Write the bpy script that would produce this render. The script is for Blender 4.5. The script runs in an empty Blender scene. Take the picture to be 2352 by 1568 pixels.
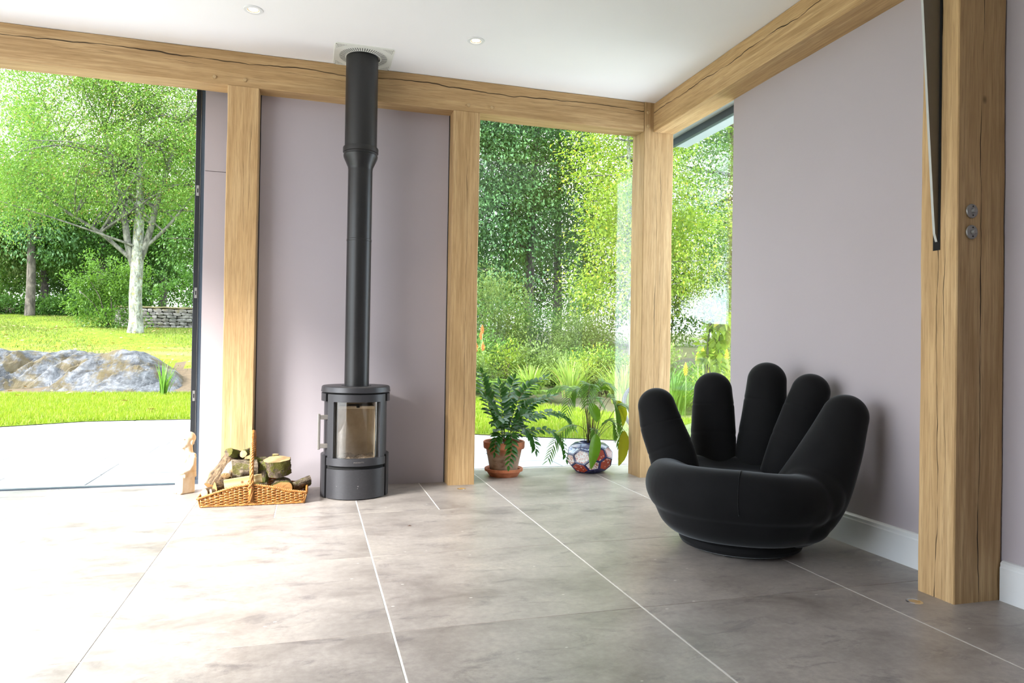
import bpy, bmesh, math, random
import numpy as np
from mathutils import Vector, Matrix

# ------------------------------------------------------------------ camera
SC = bpy.context.scene
COL = SC.collection
CAM_H = 0.95
cd = bpy.data.cameras.new('camera')
cd.sensor_width = 36.0
cd.lens = 1595.3 / 2352.0 * 36.0
cd.clip_start = 0.05
cd.clip_end = 300
cam = bpy.data.objects.new('camera', cd)
COL.objects.link(cam)
_r = Vector((0.96077087, -0.2768996, 0.0156827))
_d = Vector((0.01760237, 0.00444829, -0.99983517))
_f = Vector((0.2767842, 0.96088856, 0.00914787))
_m = Matrix((_r, -_d, -_f)).transposed().to_4x4()
_m.translation = (0, 0, CAM_H)
cam.matrix_world = _m
SC.camera = cam

# ------------------------------------------------------------------ world, sun, exposure
SC.view_settings.view_transform = 'Standard'
SC.view_settings.look = 'None'
SC.view_settings.gamma = 1.0
SC.view_settings.use_curve_mapping = False
SC.view_settings.exposure = 2.15

W = bpy.data.worlds.new('sky')
SC.world = W
W.use_nodes = True
wn = W.node_tree
wn.nodes.clear()
_o = wn.nodes.new('ShaderNodeOutputWorld')
_b = wn.nodes.new('ShaderNodeBackground')
_tc = wn.nodes.new('ShaderNodeTexCoord')
_nz = wn.nodes.new('ShaderNodeTexNoise')
_nz.inputs['Scale'].default_value = 4.0
_nz.inputs['Detail'].default_value = 5.0
_rp = wn.nodes.new('ShaderNodeValToRGB')
_rp.color_ramp.elements[0].position = 0.38
_rp.color_ramp.elements[0].color = (0.62, 0.80, 1.0, 1)
_rp.color_ramp.elements[1].position = 0.58
_rp.color_ramp.elements[1].color = (1.0, 0.99, 0.98, 1)
wn.links.new(_tc.outputs['Generated'], _nz.inputs['Vector'])
wn.links.new(_nz.outputs['Fac'], _rp.inputs['Fac'])
wn.links.new(_rp.outputs['Color'], _b.inputs['Color'])
_b.inputs['Strength'].default_value = 1.6
wn.links.new(_b.outputs['Background'], _o.inputs['Surface'])

sd = bpy.data.lights.new('sun', 'SUN')
sd.energy = 3.9
sd.angle = math.radians(18)
sd.color = (1.0, 0.975, 0.94)
sun = bpy.data.objects.new('sun', sd)
COL.objects.link(sun)
_el, _az = math.radians(32), math.radians(31)      # travels towards +X and +Y
sun.rotation_euler = Vector((math.cos(_el) * math.cos(_az), math.cos(_el) * math.sin(_az), -math.sin(_el))).to_track_quat('-Z', 'Y').to_euler()

# ------------------------------------------------------------------ helpers
RNG = random.Random(7)

def tag(o, label=None, cat=None, group=None, kind=None):
    if label: o['label'] = label
    if cat: o['category'] = cat
    if group: o['group'] = group
    if kind: o['kind'] = kind
    return o

def link(name, me, mat=None, parent=None, loc=None):
    o = bpy.data.objects.new(name, me)
    COL.objects.link(o)
    if mat is not None and me is not None and len(me.materials) == 0:
        me.materials.append(mat)
    if parent is not None: o.parent = parent
    if loc is not None: o.location = loc
    return o

def empty(name, loc=(0, 0, 0), rz=0):
    o = bpy.data.objects.new(name, None)
    o.empty_display_size = 0.1
    COL.objects.link(o)
    o.location = loc
    o.rotation_euler = (0, 0, rz)
    return o

def smooth(me, on=True):
    me.polygons.foreach_set('use_smooth', [on] * len(me.polygons))

def bm_obj(name, bm, mat, parent=None, loc=None, sm=False):
    me = bpy.data.meshes.new(name)
    bmesh.ops.recalc_face_normals(bm, faces=bm.faces)
    bm.to_mesh(me); bm.free()
    if sm: smooth(me)
    return link(name, me, mat, parent, loc)

def py_mesh(name, V, F, sm=False):
    me = bpy.data.meshes.new(name)
    me.from_pydata([tuple(v) for v in V], [], F)
    me.update()
    if sm: smooth(me)
    return me

def np_mesh(name, V, F, sm=False):
    """fast mesh from numpy arrays, all faces with the same corner count"""
    me = bpy.data.meshes.new(name)
    V = np.asarray(V, np.float32); F = np.asarray(F, np.int32)
    n, k = F.shape
    me.vertices.add(len(V)); me.vertices.foreach_set('co', V.ravel())
    me.loops.add(n * k); me.loops.foreach_set('vertex_index', F.ravel())
    me.polygons.add(n)
    me.polygons.foreach_set('loop_start', np.arange(0, n * k, k, dtype=np.int32))
    me.polygons.foreach_set('loop_total', np.full(n, k, np.int32))
    if sm: me.polygons.foreach_set('use_smooth', np.ones(n, bool))
    me.update(calc_edges=True)
    return me

def bm_box(bm, x, y, z, bevel=0.0, seg=1):
    r = bmesh.ops.create_cube(bm, size=1)
    vs = r['verts']
    for v in vs:
        v.co = Vector((x[0] + (v.co.x + .5) * (x[1] - x[0]), y[0] + (v.co.y + .5) * (y[1] - y[0]), z[0] + (v.co.z + .5) * (z[1] - z[0])))
    if bevel:
        es = list({e for v in vs for e in v.link_edges})
        bmesh.ops.bevel(bm, geom=es, offset=bevel, segments=seg, affect='EDGES', profile=.5)

def box(name, x, y, z, mat, parent=None, bevel=0.0, seg=1):
    """box in world coordinates with its origin at the centre"""
    c = ((x[0] + x[1]) / 2, (y[0] + y[1]) / 2, (z[0] + z[1]) / 2)
    bm = bmesh.new()
    bm_box(bm, (x[0] - c[0], x[1] - c[0]), (y[0] - c[1], y[1] - c[1]), (z[0] - c[2], z[1] - c[2]), bevel, seg)
    o = bm_obj(name, bm, mat)
    o.location = c
    if parent is not None:
        o.parent = parent
        o.matrix_parent_inverse = Matrix.Translation(parent.location).inverted() if parent.rotation_euler.z == 0 else parent.matrix_basis.inverted()
    return o

def lathe(prof, n=32, cap=True):
    """profile list of (r, z) -> mesh arrays"""
    V, F = [], []
    for r, z in prof:
        for i in range(n):
            a = 2 * math.pi * i / n
            V.append((r * math.cos(a), r * math.sin(a), z))
    m = len(prof)
    for j in range(m - 1):
        for i in range(n):
            i2 = (i + 1) % n
            F.append((j * n + i, j * n + i2, (j + 1) * n + i2, (j + 1) * n + i))
    if cap:
        F.append(tuple(range(n - 1, -1, -1)))
        F.append(tuple((m - 1) * n + i for i in range(n)))
    return V, F

def lathe_obj(name, prof, mat, parent=None, loc=None, n=32, cap=True, sm=True):
    V, F = lathe(prof, n, cap)
    me = py_mesh(name, V, F)
    o = link(name, me, mat, parent, loc)
    if sm:
        smooth(me)
        me.polygons.foreach_set('use_smooth', [len(p.vertices) == 4 for p in me.polygons])
        split_sharp(me, 35)
    return o

def split_sharp(me, deg=35):
    bm = bmesh.new(); bm.from_mesh(me)
    lim = math.radians(deg)
    for e in bm.edges:
        if len(e.link_faces) == 2 and e.calc_face_angle(0) > lim:
            e.smooth = False
    bm.to_mesh(me); bm.free()

def arc_panel(name, r0, r1, a0, a1, z0, z1, mat, parent=None, n=24, bevel=0.0):
    """curved slab between two radii, angles in degrees measured from -Y, positive to +X"""
    bm = bmesh.new()
    rings = []
    for i in range(n + 1):
        a = math.radians(a0 + (a1 - a0) * i / n)
        s, c = math.sin(a), -math.cos(a)
        rings.append([bm.verts.new((r * s, r * c, z)) for r, z in ((r0, z0), (r1, z0), (r1, z1), (r0, z1))])
    for i in range(n):
        A, B = rings[i], rings[i + 1]
        for k in range(4):
            bm.faces.new((A[k], B[k], B[(k + 1) % 4], A[(k + 1) % 4]))
    bm.faces.new(rings[0][::-1]); bm.faces.new(rings[-1])
    o = bm_obj(name, bm, mat, parent)
    smooth(o.data); split_sharp(o.data, 40)
    return o

def frames(pts):
    """parallel transport frames along a polyline"""
    P = [Vector(p) for p in pts]
    T = []
    for i in range(len(P)):
        a = P[max(0, i - 1)]; b = P[min(len(P) - 1, i + 1)]
        d = b - a
        T.append(d.normalized() if d.length > 1e-9 else Vector((0, 0, 1)))
    up = Vector((0, 0, 1)) if abs(T[0].z) < .9 else Vector((1, 0, 0))
    n = (up - T[0] * up.dot(T[0])).normalized()
    out = []
    for i in range(len(P)):
        n = (n - T[i] * n.dot(T[i]))
        n = n.normalized() if n.length > 1e-9 else T[i].orthogonal().normalized()
        out.append((P[i], T[i], n, T[i].cross(n)))
    return out

def tube_arrays(pts, rad, n=8, cap=True, flat=1.0):
    V, F = [], []
    fr = frames(pts)
    m = len(pts)
    for i, (p, t, a, b) in enumerate(fr):
        r = rad[i] if hasattr(rad, '__len__') else rad
        for k in range(n):
            an = 2 * math.pi * k / n
            V.append(p + a * (r * math.cos(an)) + b * (r * flat * math.sin(an)))
    for i in range(m - 1):
        for k in range(n):
            k2 = (k + 1) % n
            F.append((i * n + k, i * n + k2, (i + 1) * n + k2, (i + 1) * n + k))
    if cap:
        F.append(tuple(range(n - 1, -1, -1)))
        F.append(tuple((m - 1) * n + k for k in range(n)))
    return V, F

class MB:
    """collects shapes into one mesh"""
    def __init__(s): s.V = []; s.F = []
    def add(s, V, F):
        o = len(s.V)
        s.V += [tuple(v) for v in V]
        s.F += [tuple(i + o for i in f) for f in F]
    def tube(s, pts, rad, n=8, cap=True, flat=1.0): s.add(*tube_arrays(pts, rad, n, cap, flat))
    def build(s, name, mat, parent=None, loc=None, sm=True):
        me = py_mesh(name, s.V, s.F, sm)
        return link(name, me, mat, parent, loc)

def catmull(P, n):
    """n samples along a Catmull-Rom through control tuples of any length"""
    A = np.array(P, float)
    A = np.vstack([2 * A[0] - A[1], A, 2 * A[-1] - A[-2]])
    m = len(P) - 1
    out = []
    for i in range(n):
        t = i / (n - 1) * m
        k = min(int(t), m - 1); u = t - k
        p0, p1, p2, p3 = A[k], A[k + 1], A[k + 2], A[k + 3]
        out.append(.5 * (2 * p1 + (p2 - p0) * u + (2 * p0 - 5 * p1 + 4 * p2 - p3) * u * u + (3 * p1 - p0 - 3 * p2 + p3) * u ** 3))
    return np.array(out)

# ------------------------------------------------------------------ materials
class NM:
    def __init__(s, name):
        s.m = bpy.data.materials.new(name); s.m.use_nodes = True
        s.nt = s.m.node_tree; s.nt.nodes.clear()
        s.out = s.nt.nodes.new('ShaderNodeOutputMaterial')
    def N(s, typ, ins=None, **props):
        n = s.nt.nodes.new('ShaderNode' + typ)
        for k, v in props.items(): setattr(n, k, v)
        for k, v in (ins or {}).items():
            sock = n.inputs[k]
            if isinstance(v, bpy.types.NodeSocket): s.nt.links.new(v, sock)
            else: sock.default_value = v
        return n
    def coord(s, kind='Object'): return s.N('TexCoord').outputs[kind]
    def pos(s): return s.N('NewGeometry').outputs['Position']
    def island(s): return s.N('NewGeometry').outputs['Random Per Island']
    def map(s, v, scale=(1, 1, 1), loc=(0, 0, 0), rot=(0, 0, 0)):
        return s.N('Mapping', {'Vector': v, 'Scale': scale, 'Location': loc, 'Rotation': rot}).outputs[0]
    def noise(s, v, scale=5, detail=4, rough=.55, dist=0):
        return s.N('TexNoise', {'Vector': v, 'Scale': scale, 'Detail': detail, 'Roughness': rough, 'Distortion': dist}).outputs['Fac']
    def ramp(s, f, stops):
        n = s.N('ValToRGB', {'Fac': f}); e = n.color_ramp.elements
        while len(e) < len(stops): e.new(.5)
        for el, (p, c) in zip(e, stops):
            el.position = p; el.color = (*c, 1) if len(c) == 3 else c
        return n.outputs['Color']
    def mix(s, f, a, b, blend='MIX'):
        n = s.N('Mix', data_type='RGBA', blend_type=blend)
        for i, v in ((0, f), (6, a), (7, b)):
            if isinstance(v, bpy.types.NodeSocket): s.nt.links.new(v, n.inputs[i])
            elif i == 0: n.inputs[0].default_value = v
            else: n.inputs[i].default_value = (*v, 1) if len(v) == 3 else v
        return n.outputs[2]
    def math(s, op, a, b=0.0, clamp=False):
        n = s.N('Math', operation=op, use_clamp=clamp)
        for i, v in enumerate((a, b)):
            if isinstance(v, bpy.types.NodeSocket): s.nt.links.new(v, n.inputs[i])
            else: n.inputs[i].default_value = v
        return n.outputs[0]
    def bump(s, h, strength=.3, dist=.01):
        return s.N('Bump', {'Height': h, 'Strength': strength, 'Distance': dist}).outputs['Normal']
    def sep(s, v): return s.N('SeparateXYZ', {'Vector': v}).outputs
    def pbsdf(s, color, rough=.5, metal=0.0, normal=None, spec=None, **kw):
        d = {'Base Color': color if isinstance(color, bpy.types.NodeSocket) else (*color, 1), 'Roughness': rough, 'Metallic': metal}
        if normal is not None: d['Normal'] = normal
        if spec is not None: d['Specular IOR Level'] = spec
        d.update({k.replace('_', ' '): v for k, v in kw.items()})
        return s.N('BsdfPrincipled', d).outputs[0]
    def done(s, sh):
        s.nt.links.new(sh, s.out.inputs['Surface']); return s.m

def plain(name, col, rough=.5, metal=0.0, spec=None, mott=0.0, scale=20, bump=0.0):
    """one colour with a light procedural mottle"""
    n = NM(name)
    v = n.coord()
    f = n.noise(v, scale, 4)
    c = n.mix(f, tuple(max(0, x * (1 - mott)) for x in col), tuple(min(1, x * (1 + mott)) for x in col)) if mott else col
    nrm = n.bump(f, bump, .01) if bump else None
    return n.done(n.pbsdf(c, rough, metal, nrm, spec))

def oak(name, axis, cracks=(), tone=1.0, seed=0.0):
    """oak with grain along one axis; cracks = (normal axis, offset, wobble, width, gap level, seed)"""
    n = NM(name)
    v = n.coord()
    v = n.map(v, loc=(seed, seed * .7, seed * 1.3))
    sc = [16, 16, 16]; sc[axis] = 0.9
    g1 = n.noise(n.map(v, sc), 1.6, 7, .6, .35)
    sc2 = [70, 70, 70]; sc2[axis] = 2.2
    g2 = n.noise(n.map(v, sc2), 1.0, 5, .6)
    sc4 = [190, 190, 190]; sc4[axis] = 7
    g4 = n.noise(n.map(v, sc4), 1.0, 3, .6)
    sc3 = [4, 4, 4]; sc3[axis] = .7
    g3 = n.noise(n.map(v, sc3), 1.3, 3, .5)
    k = tone * 1.36
    col = n.ramp(g1, [(.25, (.255 * k, .153 * k, .065 * k)), (.48, (.395 * k, .262 * k, .130 * k)), (.62, (.460 * k, .322 * k, .170 * k)), (.82, (.505 * k, .364 * k, .208 * k))])
    col = n.mix(n.math('MULTIPLY', n.ramp(g2, [(.38, (1, 1, 1)), (.58, (0, 0, 0))]), .55), col, (.25 * k, .155 * k, .07 * k))
    col = n.mix(n.ramp(g3, [(.35, (0, 0, 0)), (.7, (1, 1, 1))]), col, n.mix(.5, col, (.45 * k, .295 * k, .14 * k)))
    col = n.mix(n.math('MULTIPLY', n.ramp(g4, [(.36, (1, 1, 1)), (.52, (0, 0, 0))]), .40), col, (.20 * k, .118 * k, .05 * k))
    # knots
    ks = [3.4, 3.4, 3.4]; ks[axis] = 2.2
    vo = n.N('TexVoronoi', {'Vector': n.map(v, ks, loc=(.37, .21, .11)), 'Scale': 1.0, 'Randomness': 1.0}).outputs['Distance']
    kn = n.ramp(n.math('ADD', vo, n.math('MULTIPLY', n.math('SUBTRACT', g1, .5), .05)), [(.016, (1, 1, 1)), (.045, (0, 0, 0))])
    col = n.mix(n.math('MULTIPLY', kn, .8), col, (.055, .028, .012))
    h = n.math('ADD', n.math('MULTIPLY', g2, .35), n.math('MULTIPLY', g1, .25))
    xyz = n.sep(v)
    raw = n.sep(n.coord())
    for (ca, off, wob, wid, gap, sd_) in cracks:
        comb = n.N('CombineXYZ', {'X': n.math('MULTIPLY', raw[axis], 1.6), 'Y': sd_, 'Z': 0.0}).outputs[0]
        w = n.math('MULTIPLY', n.math('SUBTRACT', n.noise(comb, 1.0, 4, .55), .5), wob)
        dst = n.math('ABSOLUTE', n.math('SUBTRACT', n.math('SUBTRACT', raw[ca], off), w))
        comb2 = n.N('CombineXYZ', {'X': n.math('MULTIPLY', raw[axis], 2.3), 'Y': sd_ + 7.1, 'Z': 0.0}).outputs[0]
        ww = n.math('MULTIPLY', n.math('SUBTRACT', n.noise(comb2, 1.0, 3, .6), gap), wid * 9, )
        ww = n.math('MAXIMUM', ww, 1e-5)
        cr = n.math('SUBTRACT', 1.0, n.math('DIVIDE', dst, ww), True)
        cr = n.math('MINIMUM', n.math('MULTIPLY', cr, 3.0), 1.0)
        col = n.mix(n.math('MULTIPLY', cr, .93), col, (.022, .011, .005))
        h = n.math('SUBTRACT', h, n.math('MULTIPLY', cr, 2.0))
    return n.done(n.pbsdf(col, .62, normal=n.bump(h, .35, .004), spec=.25))

def paint(name, col):
    n = NM(name)
    f = n.noise(n.pos(), 60, 3); g = n.noise(n.pos(), 1.5, 3)
    c = n.mix(g, tuple(x * .96 for x in col), tuple(min(1, x * 1.04) for x in col))
    return n.done(n.pbsdf(c, .75, normal=n.bump(f, .08, .004), spec=.25))

def leafmat(name, a, b, tr=.35, rough=.45, c=None, scale=.6):
    """leaf colours varied per leaf and in soft clumps"""
    n = NM(name)
    isl = n.island()
    cl = n.noise(n.pos(), scale, 2)
    f = n.math('ADD', n.math('MULTIPLY', isl, .55), n.math('MULTIPLY', n.math('SUBTRACT', cl, .25), .9), True)
    col = n.mix(f, a, b)
    if c is not None:
        col = n.mix(n.ramp(isl, [(.93, (0, 0, 0)), (.95, (1, 1, 1))]), col, c)
    p = n.pbsdf(col, rough, spec=.35)
    t = n.N('BsdfTranslucent', {'Color': n.mix(.5, col, (1.0, 1.0, .25), 'MULTIPLY')}).outputs[0]
    return n.done(n.N('MixShader', {0: tr, 1: p, 2: t}).outputs[0])

def glassmat(name, tint=(.97, .99, .985), k=1.0):
    n = NM(name)
    bf = n.N('NewGeometry').outputs['Backfacing']
    ior = n.math('ADD', 1.5, n.math('MULTIPLY', bf, 1 / 1.5 - 1.5))   # same index on both faces of the pane
    fr = n.N('Fresnel', {'IOR': ior}).outputs[0]
    t = n.N('BsdfTransparent', {'Color': (*tint, 1)}).outputs[0]
    g = n.N('BsdfGlossy', {'Color': (1, 1, 1, 1), 'Roughness': 0.0}).outputs[0]
    return n.done(n.N('MixShader', {0: n.math('MULTIPLY', fr, k), 1: t, 2: g}).outputs[0])

def stonefloor():
    n = NM('limestone_floor')
    ob = n.N('ObjectInfo').outputs['Random']
    off = n.N('CombineXYZ', {'X': n.math('MULTIPLY', ob, 31.0), 'Y': n.math('MULTIPLY', ob, 17.0), 'Z': 0.0}).outputs[0]
    v = n.N('VectorMath', {0: n.pos(), 1: off}, operation='ADD').outputs[0]
    a = n.noise(n.map(v, (1.5, 2.3, 1)), 1.5, 8, .66, .35)
    b = n.noise(n.map(v, (1.6, 3.4, 1)), 2.6, 9, .72, .6)
    c = n.noise(v, 38, 5, .65)
    col = n.ramp(a, [(.30, (.178, .153, .139)), (.43, (.290, .260, .237)), (.55, (.362, .328, .300)), (.72, (.435, .392, .347))])
    col = n.mix(n.ramp(b, [(.545, (0, 0, 0)), (.68, (.75, .75, .75))]), col, (.125, .112, .115))
    col = n.mix(n.math('MULTIPLY', n.ramp(c, [(.40, (1, 1, 1)), (.62, (0, 0, 0))]), .28), col, (.155, .130, .118))
    sq = n.noise(n.map(v, (1, 1.3, 1)), 16, 4, .6, 3.5)          # fine fossil squiggles
    line = n.math('SUBTRACT', 1.0, n.math('MULTIPLY', n.math('ABSOLUTE', n.math('SUBTRACT', sq, .5)), 55.0), True)
    col = n.mix(n.math('MULTIPLY', line, n.math('MULTIPLY', n.ramp(b, [(.45, (0, 0, 0)), (.6, (1, 1, 1))]), .35)), col, (.13, .11, .10))
    wsp = n.N('TexVoronoi', {'Vector': n.map(v, (1, 1.7, 1)), 'Scale': 7.0, 'Randomness': 1.0}).outputs['Distance']
    col = n.mix(n.ramp(wsp, [(.035, (.8, .8, .8)), (.055, (0, 0, 0))]), col, (.62, .60, .56))
    col = n.mix(n.math('MULTIPLY', n.math('SUBTRACT', ob, .5), .25, ), col, (.34, .31, .285))
    r = n.math('ADD', n.math('MULTIPLY', c, .16), .25)
    h = n.math('ADD', n.math('MULTIPLY', c, .4), b)
    return n.done(n.pbsdf(col, r, normal=n.bump(h, .12, .002), spec=.45))

M = {}
M['floor'] = stonefloor()
M['grout'] = plain('pale_grout', (.74, .72, .68), .85, mott=.12, scale=60)
M['lilac'] = paint('lilac_wall_paint', (.445, .402, .428))
M['white'] = paint('white_ceiling_paint', (.86, .86, .86))
M['gloss_white'] = plain('white_gloss_paint', (.74, .76, .77), .35, mott=.02)
M['black_metal'] = plain('black_stove_paint', (.017, .017, .018), .38, .1, mott=.2, scale=90)
M['grey_metal'] = plain('charcoal_stove_steel', (.040, .040, .045), .40, .2, mott=.15, scale=120)
M['dark_gap'] = plain('dark_gap', (.006, .006, .006), .9)
M['frame_black'] = plain('anthracite_powder_coat', (.014, .016, .019), .40, .1, mott=.2)
M['frame_blue'] = plain('slate_blue_aluminium', (.060, .080, .105), .35, .2, mott=.1)
M['steel'] = plain('brushed_steel', (.52, .50, .47), .33, .9, mott=.1, scale=60)
M['chrome'] = plain('chrome', (.75, .75, .75), .15, 1.0)
M['glass'] = glassmat('window_glass')
M['plastic_white'] = plain('white_vent_enamel', (.74, .76, .70), .45, mott=.03)

# ------------------------------------------------------------------ the room
XL, XR = -2.70, 2.60          # inner faces of the side walls
YF, YB = -3.50, 4.70          # rear wall, front face of the back timber line
ZC, ZB = 2.80, 2.58           # ceiling, underside of the beams

def structure(o): o['kind'] = 'structure'; return o

# floor: a bed of pale grout with stone tiles laid on it
floor = structure(box('floor', (XL - .25, 3.0), (YF - .2, 5.09), (-.20, -.0016), M['grout']))
tile_meshes = {}
def tile(x0, x1, y0, y1):
    x0 += .0034; x1 -= .0034; y0 += .0014; y1 -= .0014
    if x1 - x0 < .03 or y1 - y0 < .03: return
    key = (round(x1 - x0, 3), round(y1 - y0, 3))
    if key not in tile_meshes:
        bm = bmesh.new()
        bm_box(bm, (-key[0] / 2, key[0] / 2), (-key[1] / 2, key[1] / 2), (-.012, 0))
        top = [e for e in bm.edges if all(abs(v.co.z) < 1e-6 for v in e.verts)]
        bmesh.ops.bevel(bm, geom=top, offset=.0010, segments=1, affect='EDGES')
        me = bpy.data.meshes.new('tile'); bm.to_mesh(me); bm.free()
        me.materials.append(M['floor'])
        tile_meshes[key] = me
    o = link('tile', tile_meshes[key], None)
    o.location = ((x0 + x1) / 2, (y0 + y1) / 2, 0)
    o.parent = floor
    o.matrix_parent_inverse = Matrix.Translation(floor.location).inverted()
xs = [-2.95, -2.455, -1.545, -.64, .275, 1.19, 2.095, 2.60]
ys = [-3.5, -2.77, -1.92, -1.07, -.22, .63, 1.48, 2.335, 3.185, 4.02, 4.87]
for j in range(len(ys) - 1):
    for i in range(len(xs) - 1):
        if j == len(ys) - 2 and 3 <= i <= 4:
            mid = (xs[i] + xs[i + 1]) / 2
            tile(xs[i], mid, ys[j], ys[j + 1]); tile(mid, xs[i + 1], ys[j], ys[j + 1])
        else:
            tile(xs[i], xs[i + 1], ys[j], ys[j + 1])
for i in range(len(xs) - 1):
    y1 = 5.09 if xs[i + 1] <= 1.19 + 1e-6 else 5.26
    tile(xs[i], xs[i + 1], 4.87, y1)
tile(2.60, 2.86, 3.95, 4.87); tile(2.60, 2.86, 4.87, 5.26)
bay = structure(box('floor.001', (1.12, 2.88), (5.09, 5.284), (-.20, -.0016), M['grout']))

ceiling = structure(box('ceiling', (XL - .3, 2.70), (YF - .2, 4.86), (ZC, ZC + .28), M['white']))
M['soffit'] = plain('grey_green_soffit', (.30, .34, .34), .6, mott=.05)
eaves = structure(box('ceiling.001', (XL - .3, 2.70), (4.86, 5.40), (2.78, 3.08), M['soffit']))
structure(box('ceiling.002', (2.70, 3.12), (YF - .2, 5.40), (2.72, 3.08), M['soffit']))

wb = structure(box('wall_back', (-.36, .93), (4.83, 5.00), (0, 2.79), M['lilac']))
wbl = structure(box('wall_back.001', (-.705, -.36), (4.985, 5.00), (0, 2.09), M['lilac']))
wblu = structure(box('wall_back.002', (-.705, -.36), (4.985, 5.00), (2.094, 2.79), M['lilac']))
structure(box('wall_back.003', (-.70, 1.10), (5.001, 5.10), (0, 2.79), M['lilac']))
wr = structure(box('wall_right', (XR, 2.92), (YF - .2, 3.92), (0, 2.79), M['lilac']))
wf = structure(box('wall_front', (XL - .25, XR), (YF - .2, YF), (0, 2.79), M['lilac']))

def skirting(name, x0, y0, y1):
    prof = [(0, 0), (-.020, 0), (-.020, .128), (-.017, .134), (-.017, .146), (-.009, .153), (0, .155)]
    V = []; F = []
    for y in (y0, y1):
        for (dx, z) in prof: V.append((x0 + dx, y, z))
    k = len(prof)
    for i in range(k): F.append((i, (i + 1) % k, k + (i + 1) % k, k + i))
    F.append(tuple(range(k))); F.append(tuple(range(2 * k - 1, k - 1, -1)))
    return structure(link(name, py_mesh(name, V, F), M['gloss_white']))
skirting('baseboard_right', XR, 2.245, 3.92)
skirting('baseboard_right.001', XR, YF, 2.07)

# oak frame
def timber(name, x, y, z, axis, mat, seed=1, label=None, parent=None):
    """beam or post with slightly uneven arrises"""
    L = [x, y, z][axis]
    c = Vector(((x[0] + x[1]) / 2, (y[0] + y[1]) / 2, (z[0] + z[1]) / 2))
    n = max(6, int((L[1] - L[0]) / .16))
    oth = [a for a in range(3) if a != axis]
    hs = [([x, y, z][a][1] - [x, y, z][a][0]) / 2 for a in oth]
    bev = .004
    ring = []
    for sx, sy in ((-1, -1), (1, -1), (1, 1), (-1, 1)):
        for q in ((0, 1), (1, 0)) if sx * sy > 0 else ((1, 0), (0, 1)):
            ring.append((sx * (hs[0] - bev * q[0]), sy * (hs[1] - bev * q[1]), sx, sy))
    r = random.Random(seed)
    ph = [[r.uniform(0, 6.3) for _ in range(3)] for _ in range(4)]
    V, F = [], []
    for i in range(n + 1):
        u = L[0] + (L[1] - L[0]) * i / n
        for k, (p, q, sx, sy) in enumerate(ring):
            ci = k // 2
            w = .0020 * (math.sin(u * 2.9 + ph[ci][0]) + .6 * math.sin(u * 7.1 + ph[ci][1]) + .35 * math.sin(u * 13.0 + ph[ci][2]))
            co = [0, 0, 0]
            co[axis] = u - c[axis]; co[oth[0]] = p - sx * abs(w) ; co[oth[1]] = q - sy * abs(w) * .8
            V.append(co)
    k = 8
    for i in range(n):
        for a in range(k):
            F.append((i * k + a, i * k + (a + 1) % k, (i + 1) * k + (a + 1) % k, (i + 1) * k + a))
    F.append(tuple(range(k - 1, -1, -1))); F.append(tuple(n * k + a for a in range(k)))
    me = py_mesh(name, V, F)
    bm = bmesh.new(); bm.from_mesh(me); bmesh.ops.recalc_face_normals(bm, faces=bm.faces); bm.to_mesh(me); bm.free()
    o = link(name, me, mat)
    o.location = c
    structure(o)
    if label: o['label'] = label
    return o

M['oak_bx'] = oak('oak_back_beam', 0, [(2, .045, .10, .0018, .30, 3.0), (2, .01, .12, .0010, .48, 11.0), (1, .01, .05, .0007, .50, 5.0)], .92)
M['oak_by'] = oak('oak_side_beam', 1, [(2, .035, .16, .0016, .34, 2.0), (2, .075, .10, .0008, .52, 8.0), (0, .01, .06, .0007, .55, 9.0)], 1.0, 3.1)
M['oak_z1'] = oak('oak_post_a', 2, [(0, .045, .05, .0008, .45, 4.0), (0, .02, .07, .0007, .50, 1.5)], 1.0, 5.2)
M['oak_z2'] = oak('oak_post_b', 2, [(0, .01, .06, .0009, .42, 6.0), (1, .0, .06, .0007, .5, 2.5)], .98, 8.7)
M['oak_z3'] = oak('oak_post_corner', 2, [(0, -.015, .06, .0011, .38, 14.0), (0, .025, .07, .0009, .42, 21.0), (1, .0, .05, .0008, .45, 5.5), (1, .05, .05, .0006, .5, 9.5)], .92, 11.3)
M['oak_z4'] = oak('oak_post_front', 2, [(1, .0, .06, .0017, .38, 31.0), (1, -.03, .06, .0010, .46, 35.0), (0, .0, .06, .0014, .36, 41.0)], 1.0, 14.9)
M['oak_peg'] = plain('oak_peg', (.46, .32, .16), .7, mott=.2, scale=60)

beam_b = timber('trim_1', (XL - .2, 2.352), (YB, 4.86), (ZB, ZC), 0, M['oak_bx'], 1, 'long oak beam over the stove wall and garden openings')
beam_r = timber('trim_2', (2.43, 2.61), (2.246, 4.699), (ZB, ZC), 1, M['oak_by'], 2, 'oak beam along the top of the right wall')
post_l = timber('trim_3', (-.54, -.35), (YB, 4.89), (0, ZB), 2, M['oak_z1'], 3, 'oak post behind the log basket')
post_m = timber('trim_4', (.91, 1.10), (YB, 4.89), (0, ZB), 2, M['oak_z2'], 4, 'oak post between the stove wall and the window')
post_c = timber('trim_5', (2.355, 2.60), (YB, 4.90), (0, ZC), 2, M['oak_z3'], 5, 'oak corner post between the two windows')
post_r = timber('trim_6', (2.36, 2.598), (2.075, 2.243), (0, ZC), 2, M['oak_z4'], 6, 'oak post with two round switches')
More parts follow.
